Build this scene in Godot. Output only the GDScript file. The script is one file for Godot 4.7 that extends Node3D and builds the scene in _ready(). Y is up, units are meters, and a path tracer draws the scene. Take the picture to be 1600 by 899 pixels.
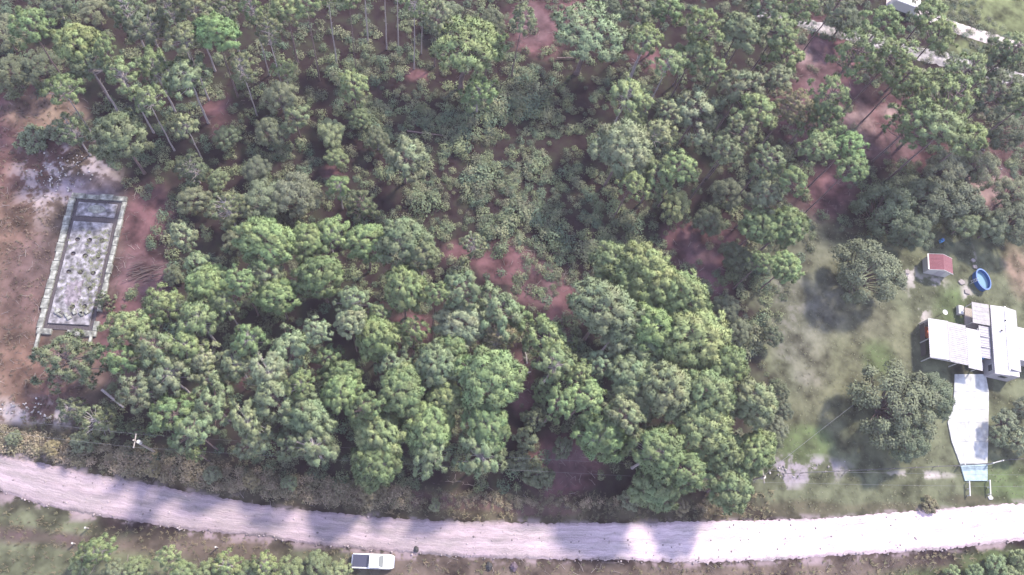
extends Node3D
# A wooded lot seen from a drone 114 m up: dirt road, pine block, lawn with a white house, a bare foundation.
# y is up, x runs to the right of the photograph, z towards its lower edge; the drone hovers over the origin.

const ALT := 114.0
const FOCAL := 1200.0          # focal length in photograph pixels (1600 wide)
const CX := 800.0
const CY := 449.5
var cr := Vector3.ZERO         # right, down and forward axes of the drone's camera
var cd := Vector3.ZERO
var cf := Vector3.ZERO
var rng := RandomNumberGenerator.new()
var names := {}
var tints := {}
var M := {}
var crowns := {}
var limbs_of := {}
var trunks := []

# ------------------------------------------------------------------ survey
func survey():
	var u := -160.0
	var v := 474.0
	var n := sqrt(u * u + v * v + FOCAL * FOCAL)
	var ry := -u / n
	var fy := -FOCAL / n
	cr = Vector3(sqrt(1.0 - ry * ry), ry, 0)
	var fx := -fy * ry / cr.x
	cf = Vector3(fx, fy, -sqrt(1.0 - fx * fx - fy * fy))
	cd = cf.cross(cr)

func spot(px: float, py: float, h := 0.0) -> Vector3:     # the place at height h that the survey picture shows at (px, py)
	var q: Vector3 = cr * (px - CX) + cd * (py - CY) + cf * FOCAL
	var t := (h - ALT) / q.y
	return Vector3(0, ALT, 0) + q * t

func metres(px: float, py: float, h := 0.0) -> float:     # metres to a picture pixel there
	return spot(px - 0.5, py, h).distance_to(spot(px + 0.5, py, h))

# ------------------------------------------------------------------ objects
func numbered(called: String) -> String:
	var k: int = names.get(called, 0)
	names[called] = k + 1
	return called if k == 0 else "%s_%03d" % [called, k]

func tag(o: Node, label: String, category: String, group := "", kind := ""):
	if label: o.set_meta("label", label)
	if category: o.set_meta("category", category)
	if group: o.set_meta("group", group)
	if kind: o.set_meta("kind", kind)
	return o

func thing(called: String, label: String, category: String, at := Vector3.ZERO, turn := 0.0, group := "") -> Node3D:
	var o := Node3D.new()
	o.name = numbered(called)
	add_child(o, true)
	o.position = at
	o.rotation.y = turn
	tag(o, label, category, group)
	return o

func obj(called: String, mesh: Mesh, material: Material, parent: Node = self) -> MeshInstance3D:
	var o := MeshInstance3D.new()
	o.mesh = mesh
	o.name = numbered(called) if parent == self else called
	if material: o.material_override = material
	parent.add_child(o, true)
	return o

# ------------------------------------------------------------------ mesh helpers
class Soup:
	var v := PackedVector3Array()
	var n := PackedVector3Array()
	var c := PackedColorArray()
	var uv := PackedVector2Array()
	func tri(a: Vector3, b: Vector3, d: Vector3, na: Vector3, nb: Vector3, nd: Vector3, col: Color):
		if (d - a).cross(b - a).dot(na + nb + nd) < 0.0:      # the face looks where its normals point
			var t := b; b = d; d = t
			t = nb; nb = nd; nd = t
		v.append(a); v.append(b); v.append(d)
		n.append(na); n.append(nb); n.append(nd)
		c.append(col); c.append(col); c.append(col)
	func flat(a: Vector3, b: Vector3, d: Vector3, col := Color.WHITE):
		var m := (d - a).cross(b - a).normalized()
		tri(a, b, d, m, m, m, col)
	func quad(a: Vector3, b: Vector3, d: Vector3, e: Vector3, col := Color.WHITE):
		flat(a, b, d, col); flat(a, d, e, col)
	func box(p: Vector3, s: Vector3, col := Color.WHITE, ch := 0.0, bas := Basis.IDENTITY):   # a box with chamfered upright and top edges
		var h := s * 0.5
		var k := minf(ch, minf(h.x, h.z) * 0.9)
		var ring := [Vector2(h.x - k, h.z), Vector2(h.x, h.z - k), Vector2(h.x, -h.z + k), Vector2(h.x - k, -h.z), Vector2(-h.x + k, -h.z), Vector2(-h.x, -h.z + k), Vector2(-h.x, h.z - k), Vector2(-h.x + k, h.z)]
		if k <= 0.0:
			ring = [Vector2(h.x, h.z), Vector2(h.x, -h.z), Vector2(-h.x, -h.z), Vector2(-h.x, h.z)]
		var ys := [-h.y, h.y] if k <= 0.0 else [-h.y, h.y - minf(k, h.y), h.y]
		var m := ring.size()
		for l in ys.size() - 1:
			for i in m:
				var r0: Vector2 = ring[i]
				var r1: Vector2 = ring[(i + 1) % m]
				var s0 := 1.0
				var s1 := 1.0
				var q0 := r0; var q1 := r1
				if l == 1:
					q0 = Vector2(r0.x * (h.x - k) / h.x, r0.y * (h.z - k) / h.z)
					q1 = Vector2(r1.x * (h.x - k) / h.x, r1.y * (h.z - k) / h.z)
				quad(p + bas * Vector3(r0.x, ys[l], r0.y), p + bas * Vector3(q0.x, ys[l + 1], q0.y), p + bas * Vector3(q1.x, ys[l + 1], q1.y), p + bas * Vector3(r1.x, ys[l], r1.y), col)
		var f := Vector2(1, 1) if k <= 0.0 else Vector2((h.x - k) / h.x, (h.z - k) / h.z)
		for i in range(1, m - 1):
			flat(p + bas * Vector3(ring[0].x * f.x, h.y, ring[0].y * f.y), p + bas * Vector3(ring[i + 1].x * f.x, h.y, ring[i + 1].y * f.y), p + bas * Vector3(ring[i].x * f.x, h.y, ring[i].y * f.y), col)
			flat(p + bas * Vector3(ring[0].x, -h.y, ring[0].y), p + bas * Vector3(ring[i].x, -h.y, ring[i].y), p + bas * Vector3(ring[i + 1].x, -h.y, ring[i + 1].y), col)
	func tube(a: Vector3, b: Vector3, ra: float, rb: float, k := 6, col := Color.WHITE, cap := true):
		var w := (b - a).normalized()
		var s := w.cross(Vector3.UP if absf(w.y) < 0.9 else Vector3.RIGHT).normalized()
		var t := w.cross(s)
		for i in k:
			var x0 := s * cos(TAU * i / k) + t * sin(TAU * i / k)
			var x1 := s * cos(TAU * (i + 1) / k) + t * sin(TAU * (i + 1) / k)
			tri(a + x0 * ra, a + x1 * ra, b + x1 * rb, x0, x1, x1, col)
			tri(a + x0 * ra, b + x1 * rb, b + x0 * rb, x0, x1, x0, col)
			if cap:
				tri(b, b + x0 * rb, b + x1 * rb, w, w, w, col)
				tri(a, a + x1 * ra, a + x0 * ra, -w, -w, -w, col)
	func loft(rings: Array, col := Color.WHITE, caps := true):     # rings of equal length, joined; flat shaded
		for l in rings.size() - 1:
			var m: int = rings[l].size()
			for i in m:
				quad(rings[l][i], rings[l][(i + 1) % m], rings[l + 1][(i + 1) % m], rings[l + 1][i], col)
		if caps:
			for e in [0, rings.size() - 1]:
				var r: Array = rings[e]
				for i in range(1, r.size() - 1):
					if e == 0: flat(r[0], r[i + 1], r[i], col)
					else: flat(r[0], r[i], r[i + 1], col)
	func done() -> ArrayMesh:
		var a := []
		a.resize(Mesh.ARRAY_MAX)
		a[Mesh.ARRAY_VERTEX] = v
		a[Mesh.ARRAY_NORMAL] = n
		a[Mesh.ARRAY_COLOR] = c
		if uv.size() == v.size(): a[Mesh.ARRAY_TEX_UV] = uv
		var m := ArrayMesh.new()
		m.add_surface_from_arrays(Mesh.PRIMITIVE_TRIANGLES, a)
		return m

func boxmesh(p: Vector3, s: Vector3, ch := 0.0, col := Color.WHITE) -> ArrayMesh:
	var q := Soup.new()
	q.box(p, s, col, ch)
	return q.done()

func rnd(a := 0.0, b := 1.0) -> float:
	return rng.randf_range(a, b)

func dirn() -> Vector3:
	var y := rnd(-1, 1)
	var t := rnd(0, TAU)
	var s := sqrt(1.0 - y * y)
	return Vector3(s * cos(t), y, s * sin(t))

# ------------------------------------------------------------------ materials
func noise_tex(freq: float, lo: Color, hi: Color, size := 512, octaves := 5, seed_ := 1, mid = null) -> NoiseTexture2D:
	var f := FastNoiseLite.new()
	f.seed = seed_
	f.frequency = freq
	f.fractal_octaves = octaves
	f.noise_type = FastNoiseLite.TYPE_SIMPLEX_SMOOTH
	var t := NoiseTexture2D.new()
	t.width = size
	t.height = size
	t.seamless = true
	t.noise = f
	var g := Gradient.new()
	g.set_color(0, lo)
	g.set_color(1, hi)
	if mid != null: g.add_point(0.5, mid)
	t.color_ramp = g
	return t

func bump_tex(freq: float, strength: float, size := 512, seed_ := 5) -> NoiseTexture2D:
	var f := FastNoiseLite.new()
	f.seed = seed_
	f.frequency = freq
	f.fractal_octaves = 4
	var t := NoiseTexture2D.new()
	t.width = size
	t.height = size
	t.seamless = true
	t.as_normal_map = true
	t.bump_strength = strength
	t.noise = f
	return t

func plain(col: Color, rough := 0.8, metal := 0.0, vcol := false) -> StandardMaterial3D:      # col is a linear base colour
	var m := StandardMaterial3D.new()
	m.albedo_color = col.linear_to_srgb()
	m.roughness = rough
	m.metallic = metal
	m.vertex_color_use_as_albedo = vcol
	return m

func grained(col: Color, rough: float, tile: float, contrast := 0.35, seed_ := 3, vcol := false) -> StandardMaterial3D:
	var m := plain(col, rough, 0.0, vcol)
	m.albedo_texture = noise_tex(0.02, Color(1, 1, 1).darkened(contrast), Color.WHITE, 256, 5, seed_)
	m.uv1_triplanar = true
	m.uv1_world_triplanar = true
	m.uv1_scale = Vector3.ONE / tile
	return m

func leafy(tint: Color) -> StandardMaterial3D:
	var m := plain(tint, 0.75, 0.0, true)
	m.cull_mode = BaseMaterial3D.CULL_DISABLED
	m.backlight_enabled = true
	m.backlight = Color(0.2, 0.24, 0.12)
	return m

func materials():
	tints = {
		"g": leafy(Color(0.74, 0.84, 0.64)), "y": leafy(Color(0.93, 1.0, 0.75)), "p": leafy(Color(0.84, 0.86, 0.82)),
		"k": leafy(Color(0.46, 0.50, 0.46)), "w": leafy(Color(0.98, 1.0, 1.0)), "r": leafy(Color(0.84, 0.66, 0.60)),
		"v": leafy(Color(0.80, 0.98, 0.70)), "h": leafy(Color(0.70, 0.71, 0.67)),
	}
	for t in tints.keys():       # every tone in four slightly different greens
		for v in 4:
			var a: Color = tints[t].albedo_color.srgb_to_linear()
			var f: Array = [[1.0, 1.0, 1.0], [0.82, 0.86, 0.80], [1.03, 1.02, 0.92], [0.90, 1.0, 0.92]][v]
			tints[t + str(v)] = leafy(Color(minf(1.0, a.r * f[0]), minf(1.0, a.g * f[1]), minf(1.0, a.b * f[2])))
	M.bark = grained(Color(0.21, 0.155, 0.16), 0.95, 1.4, 0.45, 11)
	M.grey_bark = grained(Color(0.44, 0.40, 0.42), 0.95, 1.1, 0.4, 12)
	M.bleached = grained(Color(0.42, 0.39, 0.38), 0.9, 0.9, 0.3, 13)
	M.twig = grained(Color(0.12, 0.09, 0.09), 0.95, 0.8, 0.3, 14)
	M.aqua_concrete = grained(Color(0.24, 0.32, 0.36), 0.7, 6.0, 0.2, 72)  # pale aqua tint for the driveway bay at the road end
	M.concrete = grained(Color(0.42, 0.43, 0.44), 0.9, 8.0, 0.25, 15)
	M.pale_block = grained(Color(0.35, 0.36, 0.335), 0.95, 6.0, 0.6, 16)
	M.slab_sand = grained(Color(0.37, 0.355, 0.40), 0.95, 7.0, 0.7, 17)
	M.soil = grained(Color(0.07, 0.06, 0.07), 1.0, 1.2, 0.3, 18)
	M.roof_white = plain(Color(0.36, 0.355, 0.37), 0.55)
	M.roof_white.albedo_texture = noise_tex(0.012, Color(0.84, 0.83, 0.87), Color.WHITE, 256, 4, 21)
	M.roof_white.uv1_triplanar = true
	M.roof_white.uv1_world_triplanar = true
	M.roof_white.uv1_scale = Vector3.ONE * 0.3
	M.roof_grey = plain(Color(0.17, 0.165, 0.20), 0.5)
	M.roof_dull = grained(Color(0.28, 0.27, 0.295), 0.5, 5.0, 0.25, 71)
	M.siding = plain(Color(0.3, 0.29, 0.31), 0.6)
	M.trim = plain(Color(0.38, 0.38, 0.38), 0.5)
	M.glass = plain(Color(0.03, 0.035, 0.045), 0.08)
	M.shed_roof_shaded = grained(Color(0.19, 0.042, 0.065), 0.55, 1.5, 0.25, 22)  # left slope of the shed roof, its shade painted into the red
	M.shed_roof_sunlit = grained(Color(0.20, 0.07, 0.09), 0.6, 1.1, 0.25, 23)  # right slope of the same roof, the sunlit tone painted in
	M.blue = plain(Color(0.02, 0.08, 0.24), 0.6)
	M.pool_liner = plain(Color(0.10, 0.36, 0.72), 0.35)
	M.water = plain(Color(0.12, 0.21, 0.27), 0.08)
	M.white_paint = plain(Color(0.6, 0.6, 0.6), 0.22)
	M.white_paint.clearcoat_enabled = true
	M.navy = plain(Color(0.02, 0.023, 0.05), 0.6)
	M.black = plain(Color(0.015, 0.015, 0.018), 0.7)
	M.rubber = plain(Color(0.02, 0.02, 0.02), 0.9)
	M.chrome = plain(Color(0.6, 0.6, 0.62), 0.25, 1.0)
	M.red_lamp = plain(Color(0.35, 0.02, 0.02), 0.2)
	M.clear_lamp = plain(Color(0.75, 0.76, 0.78), 0.1)
	M.orange = plain(Color(0.62, 0.17, 0.08), 0.7)
	M.stone = grained(Color(0.3, 0.27, 0.27), 0.95, 0.8, 0.35, 24)
	M.dark_board = plain(Color(0.07, 0.06, 0.06), 0.8)
	M.wire = plain(Color(0.12, 0.125, 0.14), 0.7)
	M.dark_wire = plain(Color(0.05, 0.05, 0.06), 0.6)
	M.pole_wood = grained(Color(0.36, 0.32, 0.30), 0.9, 0.7, 0.35, 25)

# ------------------------------------------------------------------ ground
var road_north := [[-400, 640], [0, 712], [60, 722], [130, 738], [200, 750], [300, 770], [400, 788], [500, 800], [600, 809], [700, 814], [800, 817], [900, 818], [1000, 817], [1100, 815], [1200, 813], [1300, 810], [1400, 801], [1500, 793], [1600, 787], [2100, 752]]
var road_south := [[-400, 660], [0, 767], [33, 780], [67, 791], [143, 806], [206, 816], [290, 828], [400, 838], [480, 850], [553, 857], [620, 863], [700, 870], [800, 874], [950, 875], [1083, 880], [1200, 877], [1267, 871], [1367, 866], [1467, 860], [1567, 849], [1600, 845], [2100, 790]]
var GX0 := -120.0
var GZ0 := -140.0
var GW := 270.0
var GH := 165.0
const TW := 1760
const TH := 1076
var gr := PackedFloat32Array()
var gg := PackedFloat32Array()
var gb := PackedFloat32Array()
var nz := PackedByteArray()
var nz2 := PackedByteArray()

func blot(px: float, py: float, rx: float, ry: float, col: Color, strength := 1.0, soft := 0.35, ragged := 0.5, speck := false):
	var c := spot(px, py)
	var ax := rx * metres(px, py)
	var az := absf(spot(px, py + 0.5).z - spot(px, py - 0.5).z) * ry
	var sx := TW / GW
	var sz := TH / GH
	var i0 := maxi(0, int((c.x - ax * 1.5 - GX0) * sx))
	var i1 := mini(TW - 1, int((c.x + ax * 1.5 - GX0) * sx))
	var j0 := maxi(0, int((c.z - az * 1.5 - GZ0) * sz))
	var j1 := mini(TH - 1, int((c.z + az * 1.5 - GZ0) * sz))
	for j in range(j0, j1 + 1):
		var dz := ((j / sz + GZ0) - c.z) / az
		var dz2 := dz * dz
		var row := j * TW
		for i in range(i0, i1 + 1):
			var dx := ((i / sx + GX0) - c.x) / ax
			var d := sqrt(dx * dx + dz2) + (nz[row + i] / 255.0 - 0.5) * ragged * 2.0
			if d < 1.0 + soft:
				var w := strength * clampf((1.0 + soft - d) / (2.0 * soft), 0.0, 1.0)
				w *= smoothstep(0.47, 0.6, nz2[row + i] / 255.0) if speck else 0.55 + 0.9 * nz2[row + i] / 255.0
				w = minf(w, 1.0)
				gr[row + i] = lerpf(gr[row + i], col.r, w)
				gg[row + i] = lerpf(gg[row + i], col.g, w)
				gb[row + i] = lerpf(gb[row + i], col.b, w)

func ground():
	var f := FastNoiseLite.new()
	f.seed = 7
	f.frequency = 0.006
	f.fractal_octaves = 6
	nz = f.get_image(TW, TH, false, false, true).get_data()
	f.seed = 19
	f.frequency = 0.03
	f.fractal_octaves = 5
	f.fractal_gain = 0.62
	nz2 = f.get_image(TW, TH, false, false, true).get_data()
	var litter := Color(0.075, 0.052, 0.06)
	var moss := Color(0.06, 0.06, 0.045)
	var n := TW * TH
	gr.resize(n); gg.resize(n); gb.resize(n)
	for i in n:
		var w := clampf((nz2[i] / 255.0 - 0.35) * 2.5, 0.0, 1.0)
		gr[i] = lerpf(litter.r, moss.r, w)
		gg[i] = lerpf(litter.g, moss.g, w)
		gb[i] = lerpf(litter.b, moss.b, w)
	var red := Color(0.245, 0.132, 0.148)
	var mauve := Color(0.24, 0.155, 0.175)
	var dirt := Color(0.205, 0.158, 0.14)
	var tan := Color(0.36, 0.27, 0.215)
	var sand := Color(0.85, 0.76, 0.80)
	var grey := Color(0.31, 0.285, 0.29)
	var grass := Color(0.225, 0.245, 0.16)
	var fresh := Color(0.17, 0.235, 0.105)
	var straw := Color(0.31, 0.28, 0.185)
	var verge := Color(0.165, 0.145, 0.105)
	# the clearing on the left
	for b in [[40, 330, 95, 120], [30, 450, 100, 120], [30, 560, 95, 95], [70, 615, 95, 55], [130, 430, 70, 140], [150, 560, 60, 70]]: blot(b[0], b[1], b[2], b[3], dirt)
	for b in [[20, 250, 55, 75], [40, 185, 70, 55], [225, 350, 42, 55], [225, 430, 52, 45], [45, 590, 60, 50], [190, 520, 40, 60]]: blot(b[0], b[1], b[2], b[3], red, 0.9)
	for b in [[60, 170, 45, 25], [100, 180, 30, 20], [15, 590, 40, 50], [110, 560, 30, 30]]: blot(b[0], b[1], b[2], b[3], tan, 0.7)
	for b in [[15, 330, 50, 110], [20, 520, 50, 90], [50, 580, 50, 50]]: blot(b[0], b[1], b[2], b[3], Color(0.26, 0.16, 0.13), 0.6)
	blot(50, 430, 45, 70, mauve, 0.4)
	blot(225, 425, 45, 32, mauve, 0.8)
	for b in [[95, 262, 50, 38], [70, 290, 40, 28], [130, 285, 40, 22], [110, 240, 45, 26], [60, 300, 45, 40]]: blot(b[0], b[1], b[2], b[3], Color(0.58, 0.50, 0.54), 0.55, 0.7, 0.8, true)
	blot(130, 295, 55, 18, Color(0.33, 0.28, 0.36), 0.6)
	for b in [[30, 640, 55, 16], [80, 655, 60, 14]]: blot(b[0], b[1], b[2], b[3], Color(0.66, 0.58, 0.60), 0.7, 0.6, 0.6, true)
	# verge between the woods and the road
	for b in [[40, 690], [130, 705], [230, 725], [330, 745], [430, 765], [540, 780], [650, 790], [760, 795], [870, 798], [980, 798], [1090, 796]]:
		blot(b[0], b[1], 95, 24, verge, 0.9)
	for b in [[560, 775, 40, 10], [640, 775, 35, 8], [720, 785, 60, 12], [840, 795, 70, 10]]: blot(b[0], b[1], b[2], b[3], red, 0.5)
	# lawn on the right
	for b in [[1290, 430, 95, 90], [1300, 560, 115, 120], [1300, 690, 115, 90], [1400, 460, 100, 110], [1480, 430, 90, 100], [1560, 440, 75, 90], [1330, 765, 190, 42], [1500, 770, 140, 40], [1570, 690, 80, 90], [1450, 640, 100, 110], [1610, 560, 70, 200], [1600, 760, 80, 40]]:
		blot(b[0], b[1], b[2], b[3], grass, 1.0, 0.25, 0.3)
	for b in [[1270, 400, 45, 80], [1245, 500, 45, 60], [1260, 570, 35, 50], [1340, 480, 50, 40]]: blot(b[0], b[1], b[2], b[3], grey, 0.18)
	for b in [[1235, 470, 18, 40], [1220, 540, 16, 40], [1262, 590, 28, 14]]: blot(b[0], b[1], b[2], b[3], grey, 0.35, 0.6, 0.8, true)
	for b in [[1310, 590, 60, 55], [1390, 530, 60, 50], [1265, 650, 45, 45]]: blot(b[0], b[1], b[2], b[3], straw, 0.2)
	for b in [[1490, 480, 30, 40], [1375, 560, 25, 25], [1580, 760, 60, 30], [1260, 690, 40, 25]]: blot(b[0], b[1], b[2], b[3], fresh, 0.7)
	for b in [[1265, 732, 50, 15], [1222, 738, 24, 18]]: blot(b[0], b[1], b[2], b[3], Color(0.5, 0.44, 0.52), 0.7, 0.5, 0.8, true)
	for b in [[1440, 742, 40, 5], [1415, 420, 14, 26], [1437, 470, 12, 42], [1455, 440, 25, 12], [1520, 408, 8, 22], [1512, 460, 8, 22]]: blot(b[0], b[1], b[2], b[3], sand, 0.7, 0.6, 0.8, true)
	blot(1590, 415, 24, 38, tan, 0.9)
	for b in [[1250, 795, 70, 12], [1400, 795, 80, 10], [1520, 782, 50, 10]]: blot(b[0], b[1], b[2], b[3], verge, 0.7)
	# below the road
	for b in [[50, 850, 130, 55], [20, 890, 110, 50], [200, 880, 120, 50], [420, 895, 200, 40]]: blot(b[0], b[1], b[2], b[3], grass, 0.9)
	for b in [[70, 840, 70, 9], [130, 850, 40, 10], [10, 830, 50, 8]]: blot(b[0], b[1], b[2], b[3], Color(0.15, 0.105, 0.11), 0.7, 0.5, 0.4)
	for b in [[260, 850, 110, 18], [360, 865, 80, 25], [700, 885, 160, 20], [900, 892, 210, 18], [1150, 896, 220, 20], [1390, 882, 150, 18]]: blot(b[0], b[1], b[2], b[3], Color(0.215, 0.17, 0.15), 0.9)
	for b in [[1560, 885, 90, 28], [1480, 900, 90, 20]]: blot(b[0], b[1], b[2], b[3], fresh, 0.7)
	# needle-covered openings in the woods
	for b in [[835, 45, 42, 45], [880, 20, 40, 20], [1285, 105, 48, 80], [1270, 60, 35, 25], [1390, 205, 65, 70], [1300, 300, 60, 45], [1100, 390, 45, 55], [1100, 430, 22, 25], [1060, 360, 30, 30], [835, 435, 28, 38], [880, 475, 24, 40], [790, 405, 40, 26], [720, 395, 26, 20], [650, 505, 28, 22], [815, 590, 24, 36], [890, 730, 48, 38], [330, 175, 40, 35], [345, 205, 25, 25], [650, 115, 28, 12], [1555, 300, 45, 55], [1580, 210, 40, 40], [1240, 190, 40, 60], [1010, 90, 36, 18], [815, 620, 20, 25], [520, 270, 20, 12], [390, 590, 20, 20]]:
		blot(b[0], b[1], b[2], b[3], red, 0.95, 0.35, 0.7)
	for b in [[1280, 115, 28, 60], [1385, 225, 42, 30], [845, 440, 26, 30], [1095, 385, 25, 30], [890, 725, 30, 24], [830, 35, 28, 30]]: blot(b[0], b[1], b[2], b[3], mauve, 0.7)
	for b in [[1350, 190, 20, 30], [1550, 290, 28, 40], [1390, 175, 24, 12], [1255, 85, 18, 20]]: blot(b[0], b[1], b[2], b[3], Color(0.45, 0.33, 0.33), 0.7, 0.5, 0.9)
	for i in 70:
		var px := 10.0 + i * 23.0
		blot(px, lerp_edge(road_south, px) + 3.0, 22 + 10 * sin(i * 1.7), 5 + 3 * sin(i * 2.9), Color(0.42, 0.33, 0.37), 0.75, 0.6, 0.9, true)
		blot(px, lerp_edge(road_north, px) - 2.0, 20 + 8 * sin(i * 2.3), 3 + 2 * sin(i * 1.3), Color(0.40, 0.33, 0.36), 0.6, 0.6, 0.9, true)
	# grass across the back road
	for b in [[1570, 15, 75, 40], [1520, 75, 60, 18], [1480, 20, 30, 30], [1610, 60, 40, 30]]: blot(b[0], b[1], b[2], b[3], Color(0.25, 0.29, 0.15), 0.95)
	var bytes := PackedByteArray()
	bytes.resize(n * 3)
	var lut := PackedByteArray()
	lut.resize(4096)
	for i in 4096: lut[i] = int(Color(i / 4095.0, 0, 0).linear_to_srgb().r * 255.0 + 0.5)
	for i in n:
		var k := (0.12 + 0.66 * nz2[i] / 255.0) * 4095.0 * 0.78
		bytes[i * 3] = lut[mini(4095, int(gr[i] * k))]
		bytes[i * 3 + 1] = lut[mini(4095, int(gg[i] * k))]
		bytes[i * 3 + 2] = lut[mini(4095, int(gb[i] * k))]
	var img := Image.create_from_data(TW, TH, false, Image.FORMAT_RGB8, bytes)
	var m := StandardMaterial3D.new()
	m.albedo_texture = ImageTexture.create_from_image(img)
	m.roughness = 1.0
	m.metallic_specular = 0.1
	M.earth = plain(Color(0.09, 0.09, 0.06), 1.0)
	# one sheet: the surveyed part with gentle dips, and a wide skirt to the horizon
	var q := Soup.new()
	var hn := FastNoiseLite.new()
	hn.seed = 3
	hn.frequency = 0.12
	var nx := 135
	var nzc := 82
	for j in nzc:
		for i in nx:
			var p := []
			for e in [[0, 0], [1, 0], [1, 1], [0, 1]]:
				var x: float = GX0 + GW * (i + e[0]) / nx
				var z: float = GZ0 + GH * (j + e[1]) / nzc
				p.append(Vector3(x, -0.10 + 0.09 * hn.get_noise_2d(x, z) if i + e[0] > 0 and j + e[1] > 0 and i + e[0] < nx and j + e[1] < nzc else 0.0, z))
			for t in [[0, 1, 2], [0, 2, 3]]:
				for s in t:
					q.v.append(p[s]); q.n.append(Vector3.UP); q.c.append(Color.WHITE)
					q.uv.append(Vector2((p[s].x - GX0) / GW, (p[s].z - GZ0) / GH))
	var mesh := q.done()
	var w := Soup.new()
	var xs := [-2500.0, GX0, GX0 + GW, 2500.0]
	var zs := [-2500.0, GZ0, GZ0 + GH, 2500.0]
	for j in 3:
		for i in 3:
			if i != 1 or j != 1:
				w.quad(Vector3(xs[i], 0, zs[j]), Vector3(xs[i + 1], 0, zs[j]), Vector3(xs[i + 1], 0, zs[j + 1]), Vector3(xs[i], 0, zs[j + 1]))
	var a := w.done().surface_get_arrays(0)
	mesh.add_surface_from_arrays(Mesh.PRIMITIVE_TRIANGLES, a)
	var o := obj("ground", mesh, null)
	o.set_surface_override_material(0, m)
	o.set_surface_override_material(1, M.earth)
	o.set_meta("kind", "structure")

func lerp_edge(e: Array, px: float) -> float:
	for i in e.size() - 1:
		if px <= e[i + 1][0] or i == e.size() - 2:
			return lerpf(e[i][1], e[i + 1][1], (px - e[i][0]) / (e[i + 1][0] - e[i][0]))
	return 0.0

func sheet_road(called: String, north: Array, south: Array, x0: float, x1: float, step: float, rows: int, m: Material, y: float, rag: float):
	var f := FastNoiseLite.new()
	f.seed = 31
	f.frequency = 0.35
	f.fractal_octaves = 5
	f.fractal_gain = 0.65
	var q := Soup.new()
	var px := x0
	var prev := []
	var run := 0.0
	var prun := 0.0
	while px <= x1 + 0.01:
		var a := spot(px, lerp_edge(north, px))
		var b := spot(px, lerp_edge(south, px))
		var across := (b - a).normalized()
		a += across * f.get_noise_2d(a.x * 2.0, a.z) * rag
		b += across * f.get_noise_2d(b.x * 2.0, b.z + 50.0) * rag
		var line := []
		for k in rows + 1:
			var t := float(k) / rows
			var p := a.lerp(b, t)
			p.y = y + 0.05 * sin(PI * t) - (0.11 if k == 0 or k == rows else 0.0) - 0.03 * exp(-pow((t - 0.3) / 0.07, 2.0)) - 0.03 * exp(-pow((t - 0.62) / 0.07, 2.0)) 
			line.append(p)
		if prev:
			prun = run
			run += (line[0] as Vector3).distance_to(prev[0])
			for k in rows:
				var pp := [prev[k], line[k], line[k + 1], prev[k + 1]]
				var uu := [Vector2(prun, k), Vector2(run, k), Vector2(run, k + 1), Vector2(prun, k + 1)]
				var nn: Vector3 = (pp[3] - pp[0]).cross(pp[1] - pp[0]).normalized()
				for s in [0, 1, 2, 0, 2, 3]:
					q.v.append(pp[s]); q.n.append(nn); q.c.append(Color.WHITE.darkened(0.42 * (1.0 - smoothstep(5.0, 45.0, pp[s].x + 3.0 * f.get_noise_2d(pp[s].x * 0.5, pp[s].z)))))  # left stretch darkened: tree shade put into the vertex colours
					q.uv.append(Vector2(uu[s].x / 26.0, uu[s].y / float(rows)))
		prev = line
		px += step
	var o := obj(called, q.done(), m)
	o.set_meta("kind", "structure")

func road_material() -> StandardMaterial3D:
	# packed sand: streaks drawn out along the wheel tracks, blotches, a few darker scuffs
	var w := 1024
	var h := 256
	var f := FastNoiseLite.new()
	f.seed = 41
	f.frequency = 0.02
	f.fractal_octaves = 5
	var g := FastNoiseLite.new()
	g.seed = 43
	g.frequency = 0.09
	g.fractal_octaves = 3
	var img := Image.create(w, h, false, Image.FORMAT_RGB8)
	for j in h:
		var t := float(j) / h
		var rut := exp(-pow((t - 0.3) / 0.08, 2.0)) + exp(-pow((t - 0.62) / 0.08, 2.0))
		for i in w:
			var a := float(i) / w * TAU
			var big := f.get_noise_3d(cos(a) * 30.0, sin(a) * 30.0, j * 0.5)
			var streak := g.get_noise_3d(cos(a) * 10.0, sin(a) * 10.0, j * 0.9)
			var fine := g.get_noise_3d(cos(a) * 260.0, sin(a) * 260.0, j * 1.0)
			var e := 0.375 + 0.13 * big + 0.12 * streak + 0.07 * fine + 0.05 * rut
			e -= 0.14 * smoothstep(0.86, 1.0, t) + 0.10 * (1.0 - smoothstep(0.0, 0.1, t))
			e = clampf(e, 0.1, 0.8)
			img.set_pixel(i, j, Color(e * 1.0, e * 0.83 - 0.02 * big, e * 0.92).linear_to_srgb())
	var m := StandardMaterial3D.new()
	m.albedo_texture = ImageTexture.create_from_image(img)
	m.vertex_color_use_as_albedo = true
	m.roughness = 1.0
	m.metallic_specular = 0.1
	m.normal_enabled = true
	m.normal_texture = bump_tex(0.05, 4.0, 256)
	m.normal_scale = 0.5
	return m

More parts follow.
